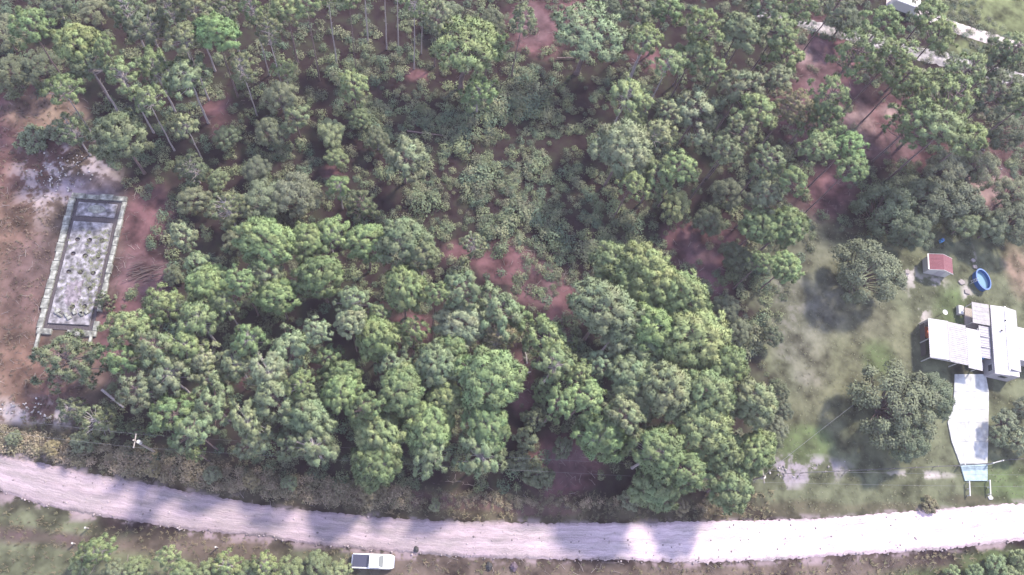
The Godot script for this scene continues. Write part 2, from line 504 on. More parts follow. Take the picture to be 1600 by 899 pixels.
# ------------------------------------------------------------------ foliage
func tuft(q: Soup, p: Vector3, axis: Vector3, out: Vector3, blades: int, length: float, width: float, col: Color):
	var s := axis.cross(dirn()).normalized()
	var t := axis.cross(s)
	for b in blades:
		var az := TAU * (b + rng.randf()) / blades
		var al := deg_to_rad(rnd(18, 105))
		var d := axis * cos(al) + (s * cos(az) + t * sin(az)) * sin(al)
		var side := d.cross(dirn()).normalized() * width * 0.5
		var l := length * rnd(0.75, 1.2)
		var nn := (axis * 0.42 + out * 0.75 + d * 0.25).normalized()
		var root := p + d * l * 0.12
		q.tri(root - side, root + side, p + d * l, nn, nn, (nn + d * 0.4).normalized(), col)
		var e := q.c.size()
		for k in 3:          # the ends of the needles are paler, the roots darker
			var far: bool = q.v[e - 3 + k].distance_squared_to(p) > l * l * 0.5
			q.c[e - 3 + k] = col * (1.3 if far else 0.85)

func leaf(q: Soup, p: Vector3, d: Vector3, nn: Vector3, l: float, w: float, col: Color):
	var side := d.cross(nn).normalized() * w * 0.5
	q.tri(p, p + d * l * 0.55 + side, p + d * l, nn, nn, nn, col)
	q.tri(p, p + d * l, p + d * l * 0.55 - side, nn, nn, nn, col)

func limb(q: Soup, a: Vector3, b: Vector3, r: float):
	var mid := a.lerp(b, 0.5) + Vector3(rnd(-0.15, 0.15), -a.distance_to(b) * 0.07, rnd(-0.15, 0.15))
	q.tube(a, mid, r, r * 0.7, 5, Color.WHITE, false)
	q.tube(mid, b, r * 0.7, r * 0.25, 5, Color.WHITE, false)

func crown_lobes(style: String) -> Array:
	# every crown is 4 m in radius; y = 0 is its lowest limb
	var L := []
	var turn := rnd(0, TAU)
	if style == "d":          # dense dome
		for i in 62:
			var t := (i + 0.5) / 62.0
			var th := acos(1.0 - t * 1.35)
			var az := turn + i * 2.39996 + rnd(-0.2, 0.2)
			var k := rnd(0.62, 1.06) * (1.0 + 0.10 * sin(az * 3.0 + turn))
			L.append([Vector3(cos(az) * sin(th) * 3.3 * k, 2.6 + 2.6 * cos(th) * rnd(0.8, 1.1), sin(az) * sin(th) * 3.3 * k), rnd(0.5, 0.85)])
	elif style == "l":        # loose clumps with gaps
		for i in 46:
			var t := (i + 0.5) / 46.0
			var th := acos(1.0 - t * 1.35)
			var az := turn + i * 2.39996 + rnd(-0.45, 0.45)
			var k := rnd(0.5, 1.1) * (1.0 + 0.16 * sin(az * 2.0 + turn))
			L.append([Vector3(cos(az) * sin(th) * 3.3 * k, 2.8 + 2.7 * cos(th) * rnd(0.75, 1.15), sin(az) * sin(th) * 3.3 * k), rnd(0.42, 0.78)])
	elif style == "o":        # open, see-through, long crown
		for i in 54:
			var y := 0.3 + 6.4 * (i + rng.randf()) / 54.0
			var az := turn + i * 2.39996 + rnd(-0.4, 0.4)
			var rr := 3.9 * sqrt(sin(clampf((y + 0.9) / 8.2, 0.05, 0.97) * PI)) * rnd(0.35, 1.0)
			L.append([Vector3(cos(az) * rr, y, sin(az) * rr), rnd(0.42, 0.72)])
	elif style == "u":        # flat-topped
		for i in 40:
			var az := turn + i * 2.39996 + rnd(-0.3, 0.3)
			var rr := 3.6 * sqrt((i + 0.5) / 40.0)
			L.append([Vector3(cos(az) * rr, 2.7 - 0.09 * rr * rr + rnd(-0.3, 0.3), sin(az) * rr), rnd(0.45, 0.75)])
	return L

func pine_crown(style: String, seed_: int):
	rng.seed = seed_
	var q := Soup.new()
	var w := Soup.new()
	var top: float = {"d": 5.4, "l": 5.6, "o": 7.0, "u": 2.8}[style]
	var dens: float = {"d": 36.0, "l": 36.0, "o": 30.0, "u": 38.0}[style]
	for l in crown_lobes(style):
		var c: Vector3 = l[0]
		var r: float = l[1]
		var out := Vector3(c.x, maxf(0.3, (c.y - top * 0.3)), c.z).normalized()
		limb(w, Vector3(0, clampf(c.y - 0.35 * Vector2(c.x, c.z).length() - 0.4, -1.4, top - 0.6), 0), c, 0.09)
		var tone := rnd(0.78, 1.18)
		var warm := rnd(-0.012, 0.018)
		for i in int(dens * r * r):
			var n := (dirn() + out * 0.55 + Vector3(0, 0.35, 0)).normalized()
			var p := c + n * r * rnd(0.5, 1.0) * Vector3(1, 0.8, 1)
			var axis := (n + out * 0.4 + Vector3(0, 0.5, 0) + dirn() * 0.3).normalized()
			var k := tone * rnd(0.8, 1.22)
			tuft(q, p, axis, (n + out * 0.5).normalized(), 18, rnd(0.38, 0.56), 0.105, Color((0.192 + warm) * k, 0.232 * k, 0.150 * k))
			if i % 6 == 0: w.tube(c, p, 0.03, 0.012, 3, Color.WHITE, false)
	return [q.done(), w.done(), top]

func leaf_crown(seed_: int, R: float, H: float, lobes: int, leaves: int, size: float, low := 0.0):
	rng.seed = seed_
	var q := Soup.new()
	var w := Soup.new()
	var turn := rnd(0, TAU)
	for i in lobes:
		var t := (i + 0.5) / lobes
		var th := acos(1.0 - t * (1.2 + low))
		var az := turn + i * 2.39996 + rnd(-0.35, 0.35)
		var k := rnd(0.6, 1.08) * (1.0 + 0.12 * sin(az * 3.0 + turn))
		var c := Vector3(cos(az) * sin(th) * R * 0.84 * k, H * 0.42 + H * 0.45 * cos(th) * rnd(0.85, 1.1), sin(az) * sin(th) * R * 0.84 * k)
		var r := R * rnd(0.14, 0.29)
		var out := (c - Vector3(0, H * 0.3, 0)).normalized()
		var tone := rnd(0.8, 1.2)
		limb(w, Vector3(0, -H * 0.05, 0), c, R * 0.025)
		for n_ in leaves:
			var n := (dirn() + out * 0.6 + Vector3(0, 0.3, 0)).normalized()
			var p := c + n * r * rnd(0.55, 1.05) * Vector3(1, 0.85, 1)
			var nn := (n + Vector3(0, 0.4, 0) + dirn() * 0.7).normalized()
			var d := nn.cross(dirn()).normalized()
			var kk := tone * rnd(0.7, 1.25)
			leaf(q, p, d, (nn + n * 0.5).normalized(), size * rnd(0.7, 1.3), size * 0.6, Color(0.18 * kk, 0.20 * kk, 0.135 * kk))
	return [q.done(), w.done(), H]

func make_trunk(seed_: int) -> ArrayMesh:     # 10 m tall unit trunk with a slight sweep
	rng.seed = seed_
	var q := Soup.new()
	var p := Vector3.ZERO
	var r := 0.21
	q.tube(Vector3(0, -0.2, 0), Vector3(0, 0.35, 0), 0.3, 0.22, 8, Color.WHITE, false)
	p = Vector3(0, 0.35, 0)
	for i in 7:
		var b := Vector3(rnd(-0.09, 0.09), 0.35 + 9.65 * (i + 1) / 7.0, rnd(-0.09, 0.09))
		var r2 := lerpf(0.21, 0.06, (i + 1) / 7.0)
		q.tube(p, b, r, r2, 8, Color.WHITE, i == 6)
		p = b
		r = r2
	for i in 7:           # broken branch stubs
		var y := rnd(3.5, 7.5)
		var a := rnd(0, TAU)
		q.tube(Vector3(0, y, 0), Vector3(cos(a) * 0.7, y + 0.12, sin(a) * 0.7), 0.035, 0.015, 4, Color.WHITE, false)
	return q.done()

func grow():
	for s in ["d", "l", "o", "u"]:
		crowns[s] = []
		for k in {"d": 5, "l": 5, "o": 4, "u": 3}[s]:
			crowns[s].append(pine_crown(s, 100 + k * 13 + s.unicode_at(0)))
	crowns["b"] = []
	for k in 4: crowns["b"].append(leaf_crown(300 + k, 4.0, 5.5, 46, 220, 0.25, 0.2))
	crowns["s"] = []
	for k in 4: crowns["s"].append(leaf_crown(340 + k, 4.0, 5.0, 30, 90, 0.52, 0.3))
	for k in 4: trunks.append(make_trunk(500 + k))

const KIND := {"d": "dense pine", "l": "loose-clumped pine", "o": "sparse pine", "u": "flat-topped pine", "b": "broadleaf tree", "s": "leafy shrub"}
const TONE := {"g": "mid green", "y": "bright yellow-green", "p": "pale grey-green", "k": "dark green", "w": "whitish green", "r": "brownish", "v": "vivid green", "h": "dull greyish"}
const ORD := ["first", "second", "third", "fourth", "fifth", "sixth", "seventh", "eighth", "ninth", "tenth", "eleventh", "twelfth", "thirteenth", "fourteenth", "fifteenth", "sixteenth", "seventeenth", "eighteenth", "nineteenth", "twentieth"]
var prototypes := {}
var spread := 1.18           # how far the needles reach past the surveyed crown

func tree(px: float, py: float, rpx: float, style: String, tone: String, height: float, label: String, group: String, dx := 0.0):
	var k := absi(int(px * 7.0 + py * 3.0))
	var list: Array = crowns[style]
	var pick: int = k % list.size()
	var g: Array = list[pick]
	var pine := style in ["d", "l", "o", "u"]
	var est := metres(px, py, height * 0.8) * rpx
	var s := est / 4.0 * (spread if pine else 1.0)
	var vs := s if style != "o" else maxf(s, 0.7)
	if pine: vs = clampf(vs, 0.45, 1.15)
	var mid: float = g[2] * vs * 0.55
	if not pine: height = minf(height, 1.2 * g[2] * vs + 1.2)
	var at := spot(px, py, height - g[2] * vs + mid)
	at.y = 0.0
	var proto_key := "%s%d" % [style, pick]
	var o: Node3D
	var called := "pine_tree" if pine else ("shrub" if style == "s" else "broadleaf_tree")
	if not prototypes.has(proto_key):
		o = Node3D.new()
		var t := obj("trunk", trunks[k % trunks.size()], M.bark, o)
		var c := obj("crown", g[0], null, o)
		obj("limbs", g[1], M.bark, o)
		prototypes[proto_key] = o
	else:
		o = prototypes[proto_key].duplicate()
	o.name = numbered(called)
	add_child(o, true)
	tag(o, label, "pine tree" if pine else ("shrub" if style == "s" else "tree"), group)
	o.position = at
	var turn := float(k % 360) * 0.0174533
	var trunk: MeshInstance3D = o.get_node("trunk")
	trunk.mesh = trunks[k % trunks.size()]
	trunk.material_override = M.grey_bark if k % 2 == 0 and px < 1050.0 else M.bark
	trunk.rotation.y = turn * 3.0
	var base: float = height - g[2] * vs
	var th := (height - 0.5 * vs if pine else height * 0.55) / 10.0
	var tr := clampf(s * 1.0, 0.45, 1.2) * (1.9 if style == "u" else 1.0)
	trunk.scale = Vector3(tr, th, tr)
	for part in ["crown", "limbs"]:
		var c: MeshInstance3D = o.get_node(part)
		c.position = Vector3(0, base, 0)
		c.rotation.y = turn
		c.scale = Vector3(s * (0.88 + 0.26 * ((k / 5) % 7) / 6.0), vs * (0.92 + 0.2 * ((k / 3) % 5) / 4.0), s * (1.1 - 0.2 * ((k / 11) % 5) / 4.0))
	(o.get_node("crown") as MeshInstance3D).material_override = tints[tone + str((k / 7) % 4)]
	(o.get_node("limbs") as MeshInstance3D).material_override = trunk.material_override
	return o

func stand(phrase: String, group: String, height: float, rows: Array):
	rows.sort_custom(func(a, b): return a[0] < b[0])
	for i in rows.size():
		var r: Array = rows[i]
		var code: String = r[3]
		var h := height * (1.0 + 0.14 * sin(r[0] * 12.9 + r[1] * 7.3))
		if r.size() > 4: h = r[4]
		var label := "%s %s, %s from left %s" % [TONE[code[1]], KIND[code[0]], ORD[i], phrase]
		if r.size() > 5: label = r[5]
		tree(r[0], r[1], r[2], code[0], code[1], h, label, group)

# ------------------------------------------------------------------ scattered ground cover
func poly(points: Array) -> PackedVector2Array:
	var p := PackedVector2Array()
	for q in points:
		var w := spot(q[0], q[1])
		p.append(Vector2(w.x, w.z))
	return p

func cover(called: String, mesh: Mesh, m: Material, where: Array, label: String, category: String):   # where: [Transform3D, Color]
	var mm := MultiMesh.new()
	mm.transform_format = MultiMesh.TRANSFORM_3D
	mm.use_colors = true
	mm.mesh = mesh
	mm.instance_count = where.size()
	for i in where.size():
		mm.set_instance_transform(i, where[i][0])
		mm.set_instance_color(i, where[i][1])
	var o := MultiMeshInstance3D.new()
	o.multimesh = mm
	o.material_override = m
	o.name = numbered(called)
	add_child(o, true)
	tag(o, label, category, "", "stuff")

func clump(seed_: int, leaves: int, r: float, h: float, size: float) -> ArrayMesh:
	rng.seed = seed_
	var q := Soup.new()
	for i in leaves:
		var n := dirn()
		n.y = absf(n.y)
		var p := Vector3(n.x * r, n.y * h, n.z * r) * rnd(0.45, 1.05)
		var nn := (n + Vector3(0, 0.5, 0) + dirn() * 0.6).normalized()
		var k := rnd(0.65, 1.3)
		leaf(q, p, nn.cross(dirn()).normalized(), nn, size * rnd(0.6, 1.4), size * 0.62, Color(k, k * rnd(0.94, 1.04), k))
	return q.done()

func grass_tuft(seed_: int) -> ArrayMesh:
	rng.seed = seed_
	var q := Soup.new()
	for i in 14:
		var a := rnd(0, TAU)
		var d := Vector3(cos(a) * rnd(0.2, 0.9), 1, sin(a) * rnd(0.2, 0.9)).normalized()
		var p := Vector3(rnd(-0.18, 0.18), 0, rnd(-0.18, 0.18))
		var s := d.cross(Vector3.UP).normalized() * 0.035
		var nn := (Vector3.UP + dirn() * 0.35).normalized()
		var k := rnd(0.7, 1.25)
		q.tri(p - s, p + s, p + d * rnd(0.25, 0.55), nn, nn, nn, Color(k, k, k))
	return q.done()

func blobs_at(list: Array) -> Array:
	var out := []
	for b in list:
		var c := spot(b[0], b[1])
		out.append([Vector2(c.x, c.z), b[2] * metres(b[0], b[1])])
	return out

func inside(p: Vector2, list: Array) -> bool:
	for b in list:
		if p.distance_to(b[0]) < b[1]: return true
	return false

func undergrowth():
	rng.seed = 77
	var wood := poly([[-60, -60], [1470, -60], [1640, 120], [1640, 380], [1345, 385], [1300, 345], [1222, 470], [1205, 700], [1180, 760], [600, 768], [200, 715], [150, 690], [170, 560], [200, 440], [255, 330], [165, 270], [100, 150], [-60, 150]])
	var bare := blobs_at([[835, 45, 38], [1285, 100, 46], [1270, 150, 30], [1390, 205, 52], [1300, 300, 42], [1100, 390, 34], [838, 435, 15], [880, 478, 14], [795, 405, 16], [720, 395, 14], [650, 505, 22], [815, 590, 24], [890, 730, 38], [335, 180, 26], [650, 115, 16], [1555, 300, 42], [225, 420, 40], [1010, 90, 22], [1350, 150, 25]])
	var thick := blobs_at([[780, 260, 90], [830, 330, 90], [880, 380, 70], [740, 200, 70], [830, 160, 60], [940, 370, 60], [1140, 430, 55], [1160, 510, 40], [620, 180, 60], [560, 100, 50], [420, 260, 50], [700, 300, 60]])
	var f := FastNoiseLite.new()
	f.seed = 9
	f.frequency = 0.09
	var lists := [[], [], []]
	var tones := [Color(0.085, 0.115, 0.062), Color(0.065, 0.10, 0.062), Color(0.11, 0.135, 0.068), Color(0.13, 0.145, 0.082), Color(0.085, 0.095, 0.058)]
	for i in 26000:
		var x := rnd(-100, 135)
		var z := rnd(-135, -8)
		var p := Vector2(x, z)
		var r := rng.randf()
		var pick := rng.randf()
		var s := rnd(0.5, 1.3)
		var tn := rng.randi() % 5
		var turn := rnd(0, TAU)
		if not Geometry2D.is_point_in_polygon(p, wood): continue
		var keep := 0.42
		var nn := f.get_noise_2d(x, z)
		var dense := inside(p, thick)
		if dense:
			keep = 1.0
			s *= 0.95 + 1.7 * maxf(nn, 0.0)
			if nn < -0.22: keep = 0.7
		keep += nn * 0.35
		if inside(p, bare): keep = 0.04
		if r > keep: continue
		var col: Color = tones[(tn + (1 if nn > 0.1 else 0)) % 5] * rnd(0.75, 1.3)
		var y := 0.0
		if dense: y = maxf(0.0, nn + 0.2) * 1.2
		var b := Basis(Vector3.UP, turn).scaled(Vector3(s, s * rnd(0.7, 1.3), s))
		lists[int(pick * 3.0)].append([Transform3D(b, Vector3(x, y - 0.1, z)), col])
	var m := leafy(Color.WHITE)
	m.backlight = Color(0.05, 0.06, 0.03)
	cover("undergrowth", clump(601, 150, 0.95, 0.85, 0.21), m, lists[0], "tangled dark green undergrowth covering the floor of the pine woods", "undergrowth")
	cover("vine_cover", clump(602, 140, 1.05, 0.6, 0.27), m, lists[1], "broad-leaved vines sprawling over the woodland floor between the trees", "vines")
	cover("fern_cover", clump(603, 160, 0.85, 0.7, 0.16), m, lists[2], "small-leaved ferny plants on the woodland floor between the trees", "ferns")

func grasses():
	rng.seed = 91
	var lists := [[], []]
	var verge := poly([[-40, 655], [120, 650], [170, 680], [600, 760], [1170, 775], [1210, 760], [1210, 812], [900, 816], [600, 808], [300, 768], [0, 710], [-40, 705]])
	var south := poly([[-40, 780], [150, 812], [400, 842], [700, 876], [1000, 882], [1300, 876], [1640, 850], [1640, 960], [-40, 960]])
	var clearing := poly([[-40, 150], [90, 160], [150, 250], [110, 300], [60, 540], [130, 560], [150, 640], [-40, 650]])
	var lawn := poly([[1220, 470], [1300, 350], [1500, 390], [1640, 390], [1640, 780], [1220, 805], [1210, 700]])
	var drive := poly([[1472, 560], [1550, 570], [1550, 790], [1500, 790], [1470, 650]])
	for i in 60000:
		var x := rnd(-85, 130)
		var z := rnd(-110, 8)
		var p := Vector2(x, z)
		var r := rng.randf()
		var s := rnd(0.5, 1.5)
		var turn := rnd(0, TAU)
		var k := rnd(0.7, 1.3)
		var t := rng.randf()
		var col := Color(0.10, 0.105, 0.06).lerp(Color(0.15, 0.12, 0.08), t)
		if Geometry2D.is_point_in_polygon(p, verge): pass
		elif Geometry2D.is_point_in_polygon(p, south):
			if r > 0.75: continue
			s *= 0.8
		elif Geometry2D.is_point_in_polygon(p, clearing):
			if r > 0.8: continue
			s *= 0.75
			col = Color(0.15, 0.105, 0.085).lerp(Color(0.10, 0.085, 0.06), t)
		elif Geometry2D.is_point_in_polygon(p, lawn):
			if r > 0.85 or Geometry2D.is_point_in_polygon(p, drive): continue
			s *= 0.4
			col = Color(0.12, 0.135, 0.085).lerp(Color(0.145, 0.145, 0.098), t)
		else: continue
		lists[i % 2].append([Transform3D(Basis(Vector3.UP, turn).scaled(Vector3(s, s, s)), Vector3(x, -0.12, z)), col * k])
	var m := leafy(Color.WHITE)
	cover("grass", grass_tuft(611), m, lists[0], "rough grass on the verges, the lawn and the clearing", "grass")
	cover("dry_weeds", grass_tuft(612), m, lists[1], "dry straggling weeds on the verges, the lawn and the clearing", "weeds")
	# scrub along the ditch above the road
	var sc := []
	var edge := [[-40, 690], [0, 688], [150, 715], [300, 742], [450, 762], [600, 778], [800, 786], [1000, 790], [1150, 790]]
	for i in 620:
		var px := rnd(-40, 640) if i < 500 else rnd(600, 1120)
		var py := lerp_edge(edge, px) + rnd(-20, 16) * (1.0 if i < 500 else 0.5)
		var w := spot(px, py)
		var s := rnd(0.45, 1.15) * (1.0 if i < 500 else 0.7)
		var col := Color(0.12, 0.115, 0.07).lerp(Color(0.19, 0.15, 0.11), rng.randf()) * rnd(0.8, 1.35)
		sc.append([Transform3D(Basis(Vector3.UP, rnd(0, TAU)).scaled(Vector3(s, s * 1.2, s)), w + Vector3(0, -0.1, 0)), col])
	cover("roadside_scrub", clump(621, 90, 0.9, 1.0, 0.27), m, sc, "brownish scrub growing thick along the ditch above the dirt road", "scrub")

func rubble():
	rng.seed = 55
	var q := Soup.new()
	q.box(Vector3(0, 0.1, 0), Vector3(0.45, 0.28, 0.34), Color.WHITE, 0.09, Basis(Vector3(0.4, 0.8, 0.2).normalized(), 0.5))
	var list := []
	for b in [[100, 262, 38, 24, 70], [75, 285, 28, 16, 30], [30, 637, 36, 10, 45], [75, 652, 30, 6, 12], [70, 215, 20, 10, 14], [1225, 737, 18, 10, 18], [1270, 728, 35, 8, 8], [1540, 250, 22, 20, 24]]:
		for i in b[4]:
			var w := spot(b[0] + rng.randfn() * b[2] * 0.6, b[1] + rng.randfn() * b[3] * 0.6)
			var s := rnd(0.2, 0.8)
			var k := rnd(0.12, 0.36)
			list.append([Transform3D(Basis(Vector3.UP, rnd(0, TAU)).scaled(Vector3(s, s * rnd(0.5, 1.0), s)), w), Color(k, k * 0.94, k * 0.95)])
	cover("rubble", q.done(), plain(Color.WHITE, 0.95, 0.0, true), list, "pale broken rubble strewn over the bare ground of the clearing", "rubble")

func litter():
	rng.seed = 123
	var q := Soup.new()
	q.tube(Vector3(-0.8, 0.05, 0), Vector3(0.1, 0.09, 0.06), 0.035, 0.028, 4)
	q.tube(Vector3(0.1, 0.09, 0.06), Vector3(0.8, 0.05, -0.1), 0.028, 0.012, 4)
	q.tube(Vector3(0.1, 0.09, 0.06), Vector3(0.45, 0.16, 0.4), 0.02, 0.01, 4)
	var list := []
	for b in [[50, 330, 120, 160, 260], [40, 560, 110, 100, 160], [225, 380, 50, 90, 120], [60, 190, 80, 60, 120], [835, 45, 45, 45, 60], [1285, 120, 50, 90, 140], [1390, 200, 70, 70, 160], [1300, 300, 60, 45, 80], [1100, 400, 45, 60, 80], [840, 440, 60, 60, 120], [650, 505, 30, 25, 30], [815, 590, 25, 40, 40], [890, 730, 45, 38, 70], [335, 185, 45, 40, 60], [1560, 290, 45, 60, 90], [450, 770, 450, 25, 180], [800, 885, 700, 14, 160]]:
		for i in b[4]:
			var w := spot(b[0] + rnd(-1, 1) * b[2], b[1] + rnd(-1, 1) * b[3])
			var s := rnd(0.25, 0.95)
			var k := rnd(0.05, 0.26)
			list.append([Transform3D(Basis(Vector3.UP, rnd(0, TAU)).scaled(Vector3(s, s, s)), w + Vector3(0, -0.06, 0)), Color(k, k * 0.85, k * 0.83)])
	cover("fallen_twigs", q.done(), plain(Color.WHITE, 0.95, 0.0, true), list, "small fallen twigs scattered over bare soil and needle litter", "twigs")
	var c := Soup.new()
	c.box(Vector3(0, 0.04, 0), Vector3(0.24, 0.14, 0.19), Color.WHITE, 0.05, Basis(Vector3(0.3, 0.9, 0.2).normalized(), 0.4))
	list = []
	for i in 420:
		var px := rnd(-20, 1620)
		var t := rng.randf()
		t = t if i % 3 else (0.94 + 0.1 * t)
		var w := spot(px, lerpf(lerp_edge(road_north, px), lerp_edge(road_south, px), t))
		var s := rnd(0.35, 1.25)
		var k := rnd(0.10, 0.3)
		list.append([Transform3D(Basis(Vector3.UP, rnd(0, TAU)).scaled(Vector3(s, s, s)), w + Vector3(0, 0.03, 0)), Color(k, k * 0.85, k * 0.9)])
	cover("road_stones", c.done(), plain(Color.WHITE, 0.95, 0.0, true), list, "loose stones and clods on the dirt road and its lower edge", "stones")

# ------------------------------------------------------------------ built things
func foundation():
	var o := thing("building_foundation", "long abandoned concrete foundation with dark trench lines in the left clearing", "foundation", Vector3(-51.2, 0, -46.2), deg_to_rad(-1.0))
	var hw := 3.25
	var hl := 10.5
	rng.seed = 5
	# broken outer kerb built of short concrete lengths
	for side in [[-1, 0], [1, 0], [0, -1], [0, 1]]:
		var n: int = 14 if side[0] != 0 else 4
		for i in n:
			var q := Soup.new()
			var t := (i + 0.5) / n * 2.0 - 1.0
			var wd := rnd(0.75, 1.0)
			var hh := rnd(0.22, 0.36)
			if side[0] != 0:
				if side[0] == 1 and i == 12: continue
				if side[0] == 1: wd = rnd(0.6, 0.8)
				q.box(Vector3(side[0] * (hw + 0.22 + wd * 0.5), hh * 0.5 - 0.1, t * (hl + 0.2)), Vector3(wd, hh + 0.2, (hl + 0.2) * 2.0 / n - 0.04), Color.WHITE, 0.05)
			else:
				if side[1] == 1 and i == 1: continue
				q.box(Vector3(t * (hw + 0.9), hh * 0.5 - 0.1, side[1] * (hl + 0.22 + wd * 0.5)), Vector3((hw + 0.9) * 2.0 / n - 0.04, hh + 0.2, wd), Color.WHITE, 0.05)
			obj("kerb_block", q.done(), M.pale_block, o)
	# dark soil in the open trench
	obj("trench", boxmesh(Vector3(0, -0.03, 0), Vector3(hw * 2 + 0.4, 0.08, hl * 2 + 0.4)), M.soil, o)
	# raised slabs: the small end chamber, the long floor with pits, the lower bay
	var a := Soup.new()
	a.box(Vector3(0, 0.06, -hl + 1.55), Vector3(hw * 2 - 0.75, 0.36, 2.35), Color.WHITE, 0.06)
	obj("end_slab", a.done(), M.slab_sand, o)
	var mound := Soup.new()
	var rings := []
	for l in 5:
		var ring := []
		for i in 18:
			var an := -TAU * i / 18.0
			var rr: float = [1.0, 0.92, 0.8, 0.62, 0.5][l] * (1.0 + 0.08 * sin(i * 3.0))
			ring.append(Vector3(cos(an) * 1.35 * rr, [0.22, 0.36, 0.42, 0.36, 0.26][l], -hl + 1.5 + sin(an) * 0.75 * rr))
		rings.append(ring)
	mound.loft(rings)
	obj("sand_ring", mound.done(), M.pale_block, o)
	var csg := CSGCombiner3D.new()
	csg.name = "floor_slab"
	o.add_child(csg, true)
	var base := CSGBox3D.new()
	base.name = "floor_base"
	base.size = Vector3(hw * 2 - 0.75, 0.4, 16.6)
	base.position = Vector3(0, 0.07, 1.55)
	base.material = M.slab_sand
	csg.add_child(base, true)
	for r in 5:
		for c in 3:
			if (r == 3 and c != 2) or (r == 4 and c == 0): continue
			var hole := CSGCylinder3D.new()
			hole.name = "pit"
			hole.operation = CSGShape3D.OPERATION_SUBTRACTION
			hole.radius = 0.34 + 0.07 * rng.randf()
			hole.height = 0.8
			hole.sides = 14
			hole.material = M.soil
			hole.position = Vector3((c - 1) * 1.8 + rnd(-0.15, 0.15), 0.1, -3.9 + r * 2.75 + rnd(-0.2, 0.2))
			csg.add_child(hole, true)
	var pb := Soup.new()
	var prings := []
	for l in 2:
		var ring := []
		for i in 20:
			var an := -TAU * i / 20.0
			var k: float = (1.0 + 0.16 * sin(i * 2.7) + 0.1 * sin(i * 5.1)) / maxf(absf(cos(an)), absf(sin(an)) * 0.85)
			ring.append(Vector3(-0.4 + cos(an) * 1.05 * k, 0.25 + 0.05 * l, 5.0 + sin(an) * 1.6 * k))
		prings.append(ring)
	pb.loft(prings)
	obj("slab_patch", pb.done(), grained(Color(0.27, 0.235, 0.28), 0.95, 5.0, 0.5, 61), o)
	for i in 9:
		var c := Soup.new()
		c.box(Vector3(rnd(-2.4, 2.2), 0.42, rnd(7.6, 9.0)), Vector3(rnd(0.4, 0.9), 0.28, rnd(0.3, 0.6)), Color.WHITE, 0.07, Basis(Vector3.UP, rnd(0, 3)))
		obj("concrete_chunk", c.done(), M.pale_block, o)
	# two more walls run on towards the road from the lower corners
	for s in [[-3.7, 3.9, 12.6], [3.5, 2.2, 11.9]]:
		var w := Soup.new()
		w.box(Vector3(s[0], 0.12, s[2]), Vector3(0.42, 0.5, s[1]), Color.WHITE, 0.05)
		obj("wall_stub", w.done(), M.pale_block, o)
	# weeds that grow on it
	rng.seed = 66
	var list := []
	for i in 520:
		var x := rnd(-2.8, 2.8)
		var z := rnd(-5.5, 8.5)
		if rng.randf() > 0.25 + 0.7 * clampf((x + 1.0) / 3.0, 0.0, 1.0): continue
		var s := rnd(0.25, 0.75)
		list.append([Transform3D(Basis(Vector3.UP, rnd(0, TAU)).scaled(Vector3(s, s * 0.8, s)), o.position + Vector3(x, 0.22, z)), Color(0.17, 0.18, 0.11) * rnd(0.7, 1.4)])
	cover("slab_weeds", clump(631, 34, 0.6, 0.4, 0.22), tints["p"].duplicate(), list, "low grey-green weeds growing through the abandoned concrete foundation", "weeds")

func roof_panels(parent: Node, called: String, x0: float, x1: float, z0: float, z1: float, y0: float, y1: float, n: int, m: Material, alongx := false):
	# sheets laid side by side with raised seams; y0 at x0, y1 at x1
	for i in n:
		var q := Soup.new()
		var za := lerpf(z0, z1, float(i) / n) + 0.012
		var zb := lerpf(z0, z1, float(i + 1) / n) - 0.012
		var th := 0.05
		var pa := Vector3(x0, y0, za); var pb := Vector3(x1, y1, za)
		var pc := Vector3(x1, y1, zb); var pd := Vector3(x0, y0, zb)
		var dn := Vector3(0, -th, 0)
		q.quad(pa, pb, pc, pd)
		q.quad(pa + dn, pd + dn, pc + dn, pb + dn)
		q.quad(pa, pd, pd + dn, pa + dn); q.quad(pb, pb + dn, pc + dn, pc)
		q.quad(pd, pc, pc + dn, pd + dn); q.quad(pa, pa + dn, pb + dn, pb)
		for k in 4:      # ribs
			var z := lerpf(za, zb, (k + 0.5) / 4.0)
			q.quad(Vector3(x0, y0 + 0.04, z - 0.015), Vector3(x1, y1 + 0.04, z - 0.015), Vector3(x1, y1 + 0.04, z + 0.015), Vector3(x0, y0 + 0.04, z + 0.015))
			q.quad(Vector3(x0, y0, z + 0.05), Vector3(x0, y0 + 0.04, z + 0.015), Vector3(x1, y1 + 0.04, z + 0.015), Vector3(x1, y1, z + 0.05))
			q.quad(Vector3(x0, y0, z - 0.05), Vector3(x1, y1, z - 0.05), Vector3(x1, y1 + 0.04, z - 0.015), Vector3(x0, y0 + 0.04, z - 0.015))
		obj(called, q.done(), m, parent)

func window(parent: Node, at: Vector3, w: float, h: float, along_x: bool):
	var s := Vector3(w, h, 0.06) if along_x else Vector3(0.06, h, w)
	var f := obj("window", boxmesh(at, s), M.trim, parent)
	var g := s - (Vector3(0.14, 0.14, -0.03) if along_x else Vector3(-0.03, 0.14, 0.14))
	obj("pane", boxmesh(at, g), M.glass, f)

